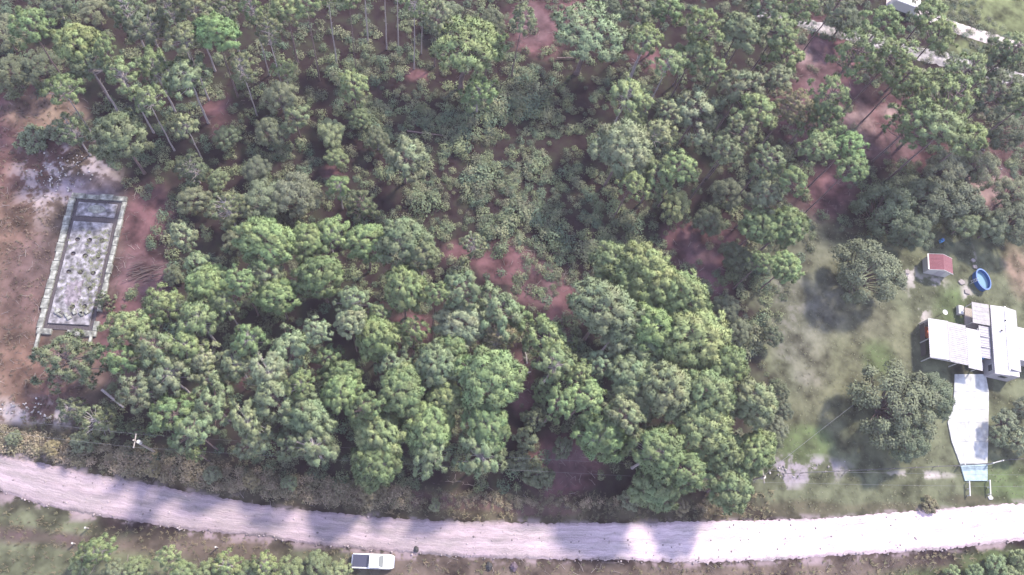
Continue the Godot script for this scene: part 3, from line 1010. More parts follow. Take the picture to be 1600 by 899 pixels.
func house():
	var o := thing("mobile_home", "long white metal-roofed mobile home at the right edge of the photo", "house", Vector3(96.6, 0, -38.6), deg_to_rad(-10))
	var H := 2.9
	obj("wall", boxmesh(Vector3(0, H * 0.5 - 0.1, 0), Vector3(4.1, H + 0.2 - 0.14, 11.6)), M.siding, o)
	roof_panels(o, "roof_panel", -2.3, 0.0, -6.1, 6.1, H, H + 0.42, 9, M.roof_white)
	roof_panels(o, "roof_panel", 0.0, 2.3, -6.1, 4.9, H + 0.42, H, 8, M.roof_white)
	obj("ridge_cap", boxmesh(Vector3(0, H + 0.45, -0.5), Vector3(0.3, 0.06, 11.4), 0.02), M.trim, o)
	for v in [[-0.9, -1.6], [-0.1, -3.6]]:
		var q := Soup.new()
		q.tube(Vector3(v[0], H + 0.1, v[1]), Vector3(v[0], H + 0.5, v[1]), 0.09, 0.09, 8)
		q.tube(Vector3(v[0], H + 0.5, v[1]), Vector3(v[0], H + 0.6, v[1]), 0.16, 0.05, 8)
		obj("roof_vent", q.done(), M.dark_wire, o)
	window(o, Vector3(0, 1.6, 5.83), 1.4, 1.0, true)
	window(o, Vector3(-2.07, 1.6, 4.7), 1.2, 1.0, false)
	# right wing, running out of the picture
	obj("wing_wall", boxmesh(Vector3(4.6, 1.3, -0.2), Vector3(5.0, 2.5, 5.4)), M.siding, o)
	roof_panels(o, "roof_panel", 2.05, 7.4, -3.2, 2.7, 2.78, 2.62, 6, M.roof_white)
	# small ribbed roof at the upper left, on posts
	roof_panels(o, "porch_roof_panel", -5.3, -2.42, -6.2, -2.35, 2.45, 2.7, 5, M.roof_dull)
	for p in [[-5.1, -6.0], [-5.1, -2.6]]: obj("post", boxmesh(Vector3(p[0], 1.2, p[1]), Vector3(0.12, 2.4, 0.12)), M.trim, o)
	obj("porch_deck", boxmesh(Vector3(-3.8, 0.2, -4.2), Vector3(2.6, 0.3, 3.6)), M.pole_wood, o)
	obj("porch_table", boxmesh(Vector3(-6.0, 0.42, -5.2), Vector3(0.9, 0.7, 1.6), 0.05), M.trim, o)
	# lower link roof to the carport
	roof_panels(o, "link_roof_panel", -4.2, -2.35, -2.2, 3.5, 2.3, 2.42, 3, M.roof_grey)
	for z in [-0.3, 1.6]: obj("link_beam", boxmesh(Vector3(-3.3, 2.47, z), Vector3(1.7, 0.07, 0.12)), M.siding, o)
	obj("link_wall", boxmesh(Vector3(-3.3, 1.05, 2.9), Vector3(1.7, 2.1, 0.12)), M.siding, o)
	obj("door", boxmesh(Vector3(-3.0, 0.95, 3.0), Vector3(0.85, 1.9, 0.06)), M.pool_liner, o)
	obj("step", boxmesh(Vector3(-2.9, 0.15, 4.0), Vector3(1.2, 0.34, 1.0)), M.concrete, o)

	var g := thing("carport", "wide white low-gabled carport left of the mobile home", "carport", Vector3(87.6, 0, -38.05), deg_to_rad(-9))
	roof_panels(g, "roof_panel", -4.55, -1.3, -3.55, 3.35, 2.62, 2.95, 5, M.roof_white)
	roof_panels(g, "roof_panel", -1.24, 1.9, -3.45, 3.55, 2.92, 2.8, 5, M.roof_dull)
	roof_panels(g, "roof_panel", 1.96, 4.5, -3.1, 3.95, 2.78, 2.6, 5, M.roof_white)
	obj("ridge_flashing", boxmesh(Vector3(-1.27, 2.96, 0), Vector3(0.22, 0.05, 6.9)), M.roof_grey, g)
	for z in [-3.4, 0.0, 3.3]:
		for x in [-4.4, 0.4, 4.3]:
			if z == 0.0 and x == 0.4: continue
			obj("post", boxmesh(Vector3(x, 1.25, z), Vector3(0.14, 2.5, 0.14)), M.trim, g)
	obj("side_wall", boxmesh(Vector3(-4.3, 0.6, -0.4), Vector3(0.08, 1.2, 5.6)), M.dark_board, g)
	obj("back_wall", boxmesh(Vector3(0, 1.1, -3.3), Vector3(8.6, 2.2, 0.08)), M.siding, g)
	obj("beam", boxmesh(Vector3(-1.3, 2.5, 3.35), Vector3(6.2, 0.18, 0.12)), M.trim, g)

	# red shed
	var sp := spot(1457, 425)
	var s := thing("garden_shed", "small white shed with red gable roof beyond the lawn", "shed", sp + Vector3(0.4, 0, -0.7), deg_to_rad(-9))
	obj("wall", boxmesh(Vector3(0, 1.0, 0), Vector3(4.0, 2.0, 2.7)), M.trim, s)
	for zz in [-1.35, 1.35]:
		var gb := Soup.new()
		gb.flat(Vector3(-2.0, 2.0, zz), Vector3(0, 2.75, zz), Vector3(2.0, 2.0, zz))
		obj("gable", gb.done(), M.trim, s)
	roof_panels(s, "roof_panel", -2.15, 0.0, -1.5, 1.5, 2.0, 2.8, 3, M.shed_roof_shaded)
	roof_panels(s, "roof_panel", 0.0, 2.15, -1.5, 1.5, 2.8, 2.0, 3, M.shed_roof_sunlit)
	for zz in [-1.52, 1.52]:
		var tr := Soup.new()
		for sd in [-1.0, 1.0]:
			var a := Vector3(sd * 2.2, 2.0, zz); var b := Vector3(0, 2.84, zz)
			tr.quad(a, b, b + Vector3(0, -0.22, 0), a + Vector3(0, -0.22, 0))
			tr.quad(a + Vector3(0, 0, 0.05), a + Vector3(0, -0.22, 0.05), b + Vector3(0, -0.22, 0.05), b + Vector3(0, 0, 0.05))
			tr.quad(a, a + Vector3(0, 0, 0.05), b + Vector3(0, 0, 0.05), b)
		obj("barge_board", tr.done(), M.trim, s)
	obj("eave_board", boxmesh(Vector3(-2.2, 1.95, 0), Vector3(0.3, 0.12, 3.0)), M.trim, s)
	obj("door", boxmesh(Vector3(0.3, 0.95, 1.37), Vector3(1.3, 1.8, 0.06)), M.siding, s)

	# oval pool
	var pp := spot(1529, 440)
	var pool := thing("swimming_pool", "blue oval above-ground pool with pale water near the house", "pool", pp + Vector3(0.2, 0, 0), deg_to_rad(8))
	var wall := Soup.new()
	var N := 36
	var rr := []
	for prof in [[1.0, 0.0], [1.0, 1.05], [1.07, 1.07], [1.07, 1.12], [0.93, 1.12], [0.95, 1.0], [0.95, 0.1]]:
		var ring := []
		for i in N:
			var an := -TAU * i / N
			ring.append(Vector3(cos(an) * 1.2 * prof[0], prof[1], sin(an) * 1.9 * prof[0]))
		rr.append(ring)
	wall.loft(rr, Color.WHITE, false)
	obj("pool_wall", wall.done(), M.blue, pool)
	var wat := Soup.new()
	for i in N:
		var a0 := -TAU * i / N
		var a1 := -TAU * (i + 1) / N
		wat.flat(Vector3(0, 0.5, 0), Vector3(cos(a1) * 1.14, 0.5, sin(a1) * 1.8), Vector3(cos(a0) * 1.14, 0.5, sin(a0) * 1.8))
	obj("pool_water", wat.done(), M.water, pool)
	var lad := Soup.new()
	for sd in [-0.22, 0.22]:
		lad.tube(Vector3(-1.75, 0, sd), Vector3(-1.4, 1.4, sd), 0.03, 0.03, 6)
		lad.tube(Vector3(-1.4, 1.4, sd), Vector3(-1.15, 1.4, sd), 0.03, 0.03, 6)
	for k in 4: lad.tube(Vector3(-1.7 + k * 0.08, 0.25 + k * 0.3, -0.22), Vector3(-1.7 + k * 0.08, 0.25 + k * 0.3, 0.22), 0.03, 0.03, 6)
	obj("ladder", lad.done(), M.trim, pool)

func stone_at(px: float, py: float, r: float, label: String, called := "stepping_stone", m: Material = null, group := "stepping stones round the pool"):
	var q := Soup.new()
	var rings := []
	for l in 3:
		var ring := []
		for i in 12:
			var an := -TAU * i / 12.0
			var k: float = r * (1.0 + 0.13 * sin(i * 2.3 + px)) * [1.0, 1.0, 0.86][l]
			ring.append(Vector3(cos(an) * k, [-0.1, 0.06, 0.1][l], sin(an) * k * 0.85))
		rings.append(ring)
	q.loft(rings)
	var o := obj(called, q.done(), m if m else M.stone)
	o.position = spot(px, py)
	tag(o, label, "stone", group)

func lying(called: String, a: Array, b: Array, r0: float, r1: float, m: Material, label: String, category := "log", group := ""):
	var q := Soup.new()
	var p := spot(a[0], a[1]) + Vector3(0, r0 + 0.1, 0)
	var e := spot(b[0], b[1]) + Vector3(0, r1 + 0.25, 0)
	var mid := p.lerp(e, 0.5) + Vector3(0.12, 0.05, 0.1)
	q.tube(Vector3.ZERO, mid - p, r0, (r0 + r1) * 0.5, 8)
	q.tube(mid - p, e - p, (r0 + r1) * 0.5, r1, 8)
	for t in [0.35, 0.6, 0.8]:
		var c: Vector3 = (e - p) * t
		q.tube(c, c + Vector3(0.5 * sin(t * 40.0), 0.45, 0.5 * cos(t * 40.0)), r1 * 0.6, 0.02, 5, Color.WHITE, false)
	var o := obj(called, q.done(), m)
	o.position = p
	tag(o, label, category, group)

func drive():
	# concrete driveway poured in bays
	var left := [[585, 1492], [612, 1491], [640, 1489], [660, 1481], [690, 1487], [725, 1500], [752, 1508]]
	var right := [[585, 1540], [612, 1545], [640, 1545], [660, 1544.5], [690, 1544], [725, 1543], [752, 1543]]
	var d := Node3D.new()
	d.name = "driveway"
	add_child(d)
	d.set_meta("kind", "structure")
	for i in 6:
		var a0 := spot(left[i][1], left[i][0]); var b0 := spot(right[i][1], right[i][0])
		var a1 := spot(left[i + 1][1], left[i + 1][0]); var b1 := spot(right[i + 1][1], right[i + 1][0])
		var gap := (a1 - a0).normalized() * 0.02
		for half in 2:
			var l0 := a0.lerp(b0, 0.5 * half) + (Vector3(0.015, 0, 0) if half else Vector3.ZERO); var r0 := a0.lerp(b0, 0.5 * half + 0.5)
			var l1 := a1.lerp(b1, 0.5 * half) + (Vector3(0.015, 0, 0) if half else Vector3.ZERO); var r1 := a1.lerp(b1, 0.5 * half + 0.5)
			var q := Soup.new()
			var y := Vector3(0, 0.08 + 0.006 * ((i * 2 + half) % 3), 0)
			var dn := Vector3(0, 0.25, 0)
			var c := [l0 + gap + y, r0 + gap + y, r1 - gap + y, l1 - gap + y]
			q.quad(c[0], c[1], c[2], c[3])
			for k in 4: q.quad(c[k], c[k] - dn, c[(k + 1) % 4] - dn, c[(k + 1) % 4])
			obj("concrete_slab", q.done(), M.aqua_concrete if i == 5 else M.concrete, d)
	# apron over the ditch with two white pipe rails beside it
	for s in [[1511, 753, 776, "white rail on the left side of the driveway mouth"], [1543, 751, 774, "white rail on the right side of the driveway mouth"]]:
		var o := thing("guard_rail", s[3], "rail", spot(s[0], s[1]), 0.0, "white rails at the driveway mouth")
		var len_ := (spot(s[0] + 1, s[2]) - spot(s[0], s[1]))
		var q := Soup.new()
		q.tube(Vector3(0, 0.6, 0), len_ + Vector3(0, 0.6, 0), 0.11, 0.11, 8)
		obj("bar", q.done(), M.trim, o)
		for t in [0.05, 0.5, 0.95]:
			var w := Soup.new()
			w.tube(len_ * t, len_ * t + Vector3(0, 0.6, 0), 0.08, 0.08, 8)
			obj("post", w.done(), M.trim, o)
	# gate across the driveway
	var p0 := spot(1499, 728); var p1 := spot(1543, 726); var p2 := spot(1558, 722)
	var g := thing("driveway_gate", "dark bar gate with white end posts across the driveway", "gate", p0)
	var q := Soup.new()
	for y in [0.55, 0.95, 1.3]: q.tube(Vector3(0.1, y, 0), p1 - p0 + Vector3(-0.1, y, 0), 0.045, 0.045, 6)
	for t in [0.02, 0.34, 0.66, 0.98]: q.tube((p1 - p0) * t + Vector3(0, 0.5, 0), (p1 - p0) * t + Vector3(0, 1.34, 0), 0.04, 0.04, 6)
	obj("bar_panel", q.done(), M.dark_wire, g)
	for p in [Vector3.ZERO, p1 - p0, p2 - p0]: obj("post", boxmesh(p + Vector3(0, 0.75, 0), Vector3(0.2, 1.5, 0.2), 0.03), M.trim, g)
	var w2 := Soup.new()
	for y in [0.6, 1.25]: w2.tube(p1 - p0 + Vector3(0, y, 0), p2 - p0 + Vector3(0, y, 0), 0.06, 0.06, 6)
	obj("side_rail", w2.done(), M.trim, g)
	# wire fence running left and right of the gate
	for f in [[[1215, 742], [1493, 729], 9, "wire fence on grey posts along the lawn left of the gate"], [[1562, 721], [1640, 714], 4, "short wire fence on grey posts right of the gate"]]:
		var a := spot(f[0][0], f[0][1]); var b := spot(f[1][0], f[1][1])
		var fe := thing("wire_fence", f[3], "fence", a)
		for i in f[2]:
			var c: Vector3 = (b - a) * (float(i) / (f[2] - 1))
			var ps := Soup.new()
			ps.tube(c + Vector3(0, -0.1, 0), c + Vector3(0, 1.25, 0), 0.06, 0.05, 6)
			obj("post", ps.done(), M.pole_wood, fe)
		for y in [0.45, 0.8, 1.15]:
			var ws := Soup.new()
			ws.tube(Vector3(0, y, 0), b - a + Vector3(0, y, 0), 0.018, 0.018, 4)
			obj("wire", ws.done(), M.dark_wire, fe)

func wire(a: Vector3, b: Vector3, sag: float, r: float, m: Material, label: String, group := ""):
	var q := Soup.new()
	var last := Vector3.ZERO
	for i in 24:
		var t := (i + 1) / 24.0
		var p := (b - a) * t - Vector3(0, sag * 4.0 * t * (1.0 - t), 0)
		q.tube(last, p, r, r, 4, Color.WHITE, false)
		last = p
	var o := obj("power_line", q.done(), m)
	o.position = a
	tag(o, label, "power line", group)

func pole(px: float, py: float, h: float, label: String) -> Vector3:
	var at := spot(px, py, h)
	at.y = 0
	var o := thing("utility_pole", label, "utility pole", at)
	var q := Soup.new()
	q.tube(Vector3(0, -0.2, 0), Vector3(0, h, 0), 0.17, 0.11, 10)
	obj("shaft", q.done(), M.pole_wood, o)
	var c := Soup.new()
	c.box(Vector3(0, h - 0.6, 0), Vector3(0.12, 0.14, 1.9), Color.WHITE, 0.02)
	obj("crossarm", c.done(), M.pole_wood, o)
	for z in [-0.85, 0.85]:
		var s := Soup.new()
		s.tube(Vector3(0, h - 0.53, z), Vector3(0, h - 0.33, z), 0.06, 0.04, 8)
		obj("insulator", s.done(), M.trim, o)
	var t := Soup.new()
	t.tube(Vector3(0.32, h - 1.9, 0), Vector3(0.32, h - 1.0, 0), 0.24, 0.24, 12)
	obj("transformer", t.done(), M.trim, o)
	return at + Vector3(0, h, 0)

func power():
	var a := pole(208, 688, 9.0, "wooden utility pole with crossarm beside the woods at lower left")
	var b := pole(1196, 744, 9.0, "wooden utility pole half hidden under pines beside the lawn")
	var far := spot(1700, 752, 9.0)
	var back := spot(-60, 656, 9.0)
	for s in [-0.85, 0.85]:
		var d := Vector3(0, -0.33, s)
		var w := "upper" if s < 0 else "lower"
		wire(a + d, b + d, 1.5, 0.013, M.wire, "%s of the two power lines running along the woods above the road" % w, "power lines along the road")
		wire(b + d, far + d, 0.9, 0.013, M.wire, "%s of the two power lines crossing the lawn to the right edge" % w, "power lines along the road")
		wire(a + d, back + d, 0.6, 0.013, M.wire, "%s of the two power lines leaving the pole towards the left edge" % w, "power lines along the road")
	wire(b + Vector3(0, -1, 0), spot(1372, 604, 4.2), 0.7, 0.02, M.wire, "pale service wire slanting over the lawn to the dark oak")

func truck():
	var o := thing("pickup_truck", "white pickup truck with navy bed cover parked below the dirt road", "pickup truck", Vector3(-5.15, 0, -3.75), deg_to_rad(-1.5))
	var ring := func(x: float, y0: float, y1: float, w: float, tw: float) -> Array:      # rounded section across the truck at x
		return [Vector3(x, y0, -w), Vector3(x, y0 + 0.1, -w - 0.02), Vector3(x, y1 - 0.12, -w), Vector3(x, y1 - 0.03, -tw - 0.02), Vector3(x, y1, -tw + 0.08), Vector3(x, y1, tw - 0.08), Vector3(x, y1 - 0.03, tw + 0.02), Vector3(x, y1 - 0.12, w), Vector3(x, y0 + 0.1, w + 0.02), Vector3(x, y0, w)]
	var b := Soup.new()
	b.loft([ring.call(-2.8, 0.5, 1.0, 0.9, 0.88), ring.call(-2.72, 0.42, 1.12, 0.95, 0.93), ring.call(-0.62, 0.4, 1.14, 0.97, 0.94), ring.call(1.05, 0.4, 1.12, 0.97, 0.92), ring.call(1.3, 0.4, 1.16, 0.97, 0.86), ring.call(2.2, 0.42, 1.1, 0.95, 0.82), ring.call(2.62, 0.46, 1.02, 0.88, 0.72), ring.call(2.8, 0.55, 0.9, 0.76, 0.6)])
	obj("body", b.done(), M.white_paint, o)
	var c := Soup.new()
	c.loft([ring.call(-0.62, 1.1, 1.2, 0.9, 0.88), ring.call(-0.5, 1.1, 1.72, 0.86, 0.70), ring.call(-0.3, 1.1, 1.78, 0.86, 0.72), ring.call(0.55, 1.1, 1.77, 0.86, 0.72), ring.call(0.72, 1.1, 1.7, 0.86, 0.7), ring.call(1.42, 1.06, 1.14, 0.9, 0.86)])
	obj("cab", c.done(), M.white_paint, o)
	var ws := Soup.new()
	ws.quad(Vector3(0.80, 1.70, -0.64), Vector3(1.40, 1.20, -0.80), Vector3(1.40, 1.20, 0.80), Vector3(0.80, 1.70, 0.64))
	obj("windscreen", ws.done(), plain(Color(0.12, 0.13, 0.13), 0.06), o)
	var rw := Soup.new()
	rw.quad(Vector3(-0.66, 1.22, -0.74), Vector3(-0.535, 1.68, -0.62), Vector3(-0.535, 1.68, 0.62), Vector3(-0.66, 1.22, 0.74))
	obj("rear_window", rw.done(), M.glass, o)
	for s in [-1.0, 1.0]:
		var sw := Soup.new()
		var y := [Vector3(-0.42, 1.2, s * 0.905), Vector3(-0.36, 1.64, s * 0.80), Vector3(0.62, 1.64, s * 0.80), Vector3(1.05, 1.2, s * 0.905)]
		sw.quad(y[0], y[1], y[2], y[3])
		obj("side_window", sw.done(), M.glass, o)
		var mr := obj("mirror", boxmesh(Vector3(1.0, 1.22, s * 1.1), Vector3(0.1, 0.18, 0.24), 0.03), M.black, o)
		var rail := obj("bed_rail", boxmesh(Vector3(-1.72, 1.17, s * 0.88), Vector3(2.1, 0.09, 0.14), 0.03), M.white_paint, o)
		obj("door", boxmesh(Vector3(0.35, 0.82, s * 0.985), Vector3(1.25, 0.66, 0.02)), M.white_paint, o)
		obj("headlight", boxmesh(Vector3(2.66, 0.86, s * 0.62), Vector3(0.2, 0.18, 0.34), 0.04), M.clear_lamp, o)
		obj("tail_light", boxmesh(Vector3(-2.8, 0.85, s * 0.84), Vector3(0.06, 0.36, 0.14), 0.02), M.red_lamp, o)
		for x in [-1.85, 1.85]:
			var wh := Soup.new()
			wh.tube(Vector3(x, 0.37, s * 0.74), Vector3(x, 0.37, s * 0.99), 0.37, 0.37, 20)
			var w := obj("wheel", wh.done(), M.rubber, o)
			var rm := Soup.new()
			rm.tube(Vector3(x, 0.37, s * 0.985), Vector3(x, 0.37, s * 1.005), 0.22, 0.2, 16)
			obj("rim", rm.done(), M.chrome, w)
	obj("bed_cover", boxmesh(Vector3(-1.72, 1.17, 0), Vector3(2.04, 0.06, 1.62), 0.02), M.navy, o)
	obj("bumper", boxmesh(Vector3(2.84, 0.55, 0), Vector3(0.14, 0.2, 1.6), 0.04), M.chrome, o)
	obj("bumper", boxmesh(Vector3(-2.88, 0.52, 0), Vector3(0.14, 0.2, 1.7), 0.04), M.chrome, o)
	obj("hood_seam", boxmesh(Vector3(1.9, 1.145, 0), Vector3(0.9, 0.02, 0.04)), M.roof_grey, o)

func bag(px: float, py: float, r: float, m: Material, label: String):
	rng.seed = int(px)
	var q := Soup.new()
	var rings := []
	for l in 6:
		var t := l / 5.0
		var ring := []
		for i in 12:
			var an := -TAU * i / 12.0
			var k: float = r * sin(PI * (0.12 + 0.8 * t)) * (1.0 + 0.2 * sin(i * 2.0 + l * 1.3 + px))
			ring.append(Vector3(cos(an) * k, r * 1.1 * t - 0.12, sin(an) * k * 1.3))
		rings.append(ring)
	q.loft(rings)
	q.tube(Vector3(0, r, 0), Vector3(0.05, r * 1.35, 0), r * 0.25, r * 0.4, 6)
	var o := obj("rubbish_bag", q.done(), m)
	o.position = spot(px, py)
	tag(o, label, "bag")

func small_things():
	# litter and posts along the road
	bag(650, 859, 0.35, M.black, "small dark bag at the road edge right of the pickup truck")
	bag(764, 885, 0.45, M.black, "dark bag lying in the grass below the road, left of two")
	bag(803, 886, 0.5, plain(Color(0.06, 0.04, 0.06), 0.6), "dark lump lying in the grass below the road, right of two")
	for s in [[138, 826, 1.2, "pale marker post below the road, upper left one by bushy trees"], [117, 850, 1.0, "short pale marker post beside the bottom-left bushy trees"], [340, 856, 1.3, "thin pale post standing below the road, left of the truck"], [1478, 654, 0.9, "white post beside the left edge of the driveway"]]:
		var o := thing("marker_post", s[3], "post", spot(s[0], s[1]))
		obj("shaft", boxmesh(Vector3(0, s[2] * 0.5, 0), Vector3(0.16, s[2], 0.16), 0.03), M.bleached, o)
		obj("cap", boxmesh(Vector3(0, s[2] + 0.03, 0), Vector3(0.22, 0.06, 0.22), 0.02), M.trim, o)
	# logs
	lying("fallen_log", [800, 589], [829, 582], 0.16, 0.1, M.bleached, "bleached log lying crosswise on red needles in the pine block", "log", "bleached logs on the red needles")
	lying("fallen_log", [819, 545], [823, 570], 0.14, 0.08, M.bleached, "bleached log pointing down the slope above the crosswise log", "log", "bleached logs on the red needles")
	lying("fallen_log", [807, 607], [813, 588], 0.12, 0.07, M.bleached, "short bleached log below the crosswise log on red needles", "log", "bleached logs on the red needles")
	lying("fallen_log", [160, 610], [194, 638], 0.2, 0.12, M.grey_bark, "pinkish grey fallen trunk at the left edge of the pine block", "log")
	lying("fallen_log", [636, 206], [700, 214], 0.14, 0.07, M.bark, "fallen grey trunk at the foot of the big flat-topped pine", "log")
	lying("fallen_log", [870, 92], [905, 91], 0.14, 0.07, M.bark, "thin grey fallen trunk below the flat-topped pine at top centre", "log")
	# brush pile
	rng.seed = 88
	var bp := thing("brush_pile", "pile of dark cut branches on red ground right of the foundation", "brush pile", spot(232, 424))
	for i in 26:
		var q := Soup.new()
		var c := Vector3(rnd(-2.0, 2.0), rnd(0.05, 0.4), rnd(-1.4, 1.4))
		var d := Vector3(cos(rnd(-0.5, 0.4)), rnd(-0.06, 0.1), -0.35 + rnd(-0.3, 0.3)) * rnd(0.8, 1.7)
		q.tube(c - d, c + d, 0.06, 0.025, 5)
		obj("branch", q.done(), M.twig, bp)
	# things about the house
	stone_at(1521, 407, 0.42, "pale stepping stone above the oval pool, upper of two")
	stone_at(1524, 417, 0.45, "pale stepping stone above the oval pool, lower of two")
	stone_at(1503, 441, 0.6, "round pale stone on the grass left of the oval pool")
	stone_at(1512, 456, 0.55, "pale stone between the oval pool and the house")
	stone_at(1548, 778, 0.4, "white stone at the foot of the right driveway rail", "white_stone", M.trim, "")
	stone_at(1418, 425, 0.5, "pale stone on bare ground left of the red shed", "pale_stone", null, "")
	var dish := thing("satellite_dish", "white satellite dish on a pole behind the carport", "satellite dish", spot(1462, 496))
	var q := Soup.new()
	q.tube(Vector3.ZERO, Vector3(0.2, 2.2, -0.1), 0.04, 0.04, 6)
	obj("mast", q.done(), M.dark_wire, dish)
	var ds := Soup.new()
	var rings := []
	for l in 4:
		var ring := []
		for i in 16:
			var an := -TAU * i / 16.0
			var r: float = [0.02, 0.2, 0.36, 0.45][l]
			ring.append(Vector3(0.2 + cos(an) * r, 2.25 + r * r * 0.6, -0.1 + sin(an) * r))
		rings.append(ring)
	ds.loft(rings, Color.WHITE, false)
	obj("reflector", ds.done(), M.trim, dish)
	var kayak := thing("orange_tarp_bundle", "small orange bundle against the left wall of the carport", "bundle", spot(1448, 520))
	var kb := Soup.new()
	kb.loft([[Vector3(-0.3, 0, -0.9), Vector3(-0.2, 0.4, -0.9), Vector3(0.2, 0.42, -0.9), Vector3(0.3, 0, -0.9)], [Vector3(-0.45, 0, 0), Vector3(-0.3, 0.7, 0), Vector3(0.25, 0.75, 0), Vector3(0.45, 0, 0)], [Vector3(-0.3, 0, 0.9), Vector3(-0.2, 0.5, 0.9), Vector3(0.2, 0.45, 0.9), Vector3(0.3, 0, 0.9)]])
	obj("tarp", kb.done(), M.orange, kayak)
	var bx := thing("blue_barrel", "small blue barrel behind the red shed under the trees", "barrel", spot(1469, 378))
	var bq := Soup.new()
	for k in 3: bq.tube(Vector3(0, k * 0.3, 0), Vector3(0, k * 0.3 + 0.3, 0), 0.3 + 0.02 * (k % 2), 0.3 + 0.02 * ((k + 1) % 2), 14)
	obj("drum", bq.done(), M.pool_liner, bx)
	var bl := Soup.new()
	bl.tube(Vector3(0, 0.9, 0), Vector3(0, 0.94, 0), 0.31, 0.28, 14)
	obj("lid", bl.done(), M.blue, bx)
	# something pale parked behind the trees at the top right
	var van := thing("white_trailer", "white box trailer half hidden by pines at the top edge, right", "trailer", spot(1408, 14), deg_to_rad(-20))
	obj("box", boxmesh(Vector3(0, 1.5, 0), Vector3(5.2, 2.2, 2.3), 0.12), M.trim, van)
	obj("tongue", boxmesh(Vector3(3.1, 0.5, 0), Vector3(1.4, 0.12, 0.16)), M.black, van)
	for sx in [-0.6, 0.5]:
		for sz in [-1.0, 1.0]:
			var wq := Soup.new()
			wq.tube(Vector3(sx, 0.36, sz * 0.9), Vector3(sx, 0.36, sz * 1.12), 0.36, 0.36, 14)
			obj("wheel", wq.done(), M.rubber, van)

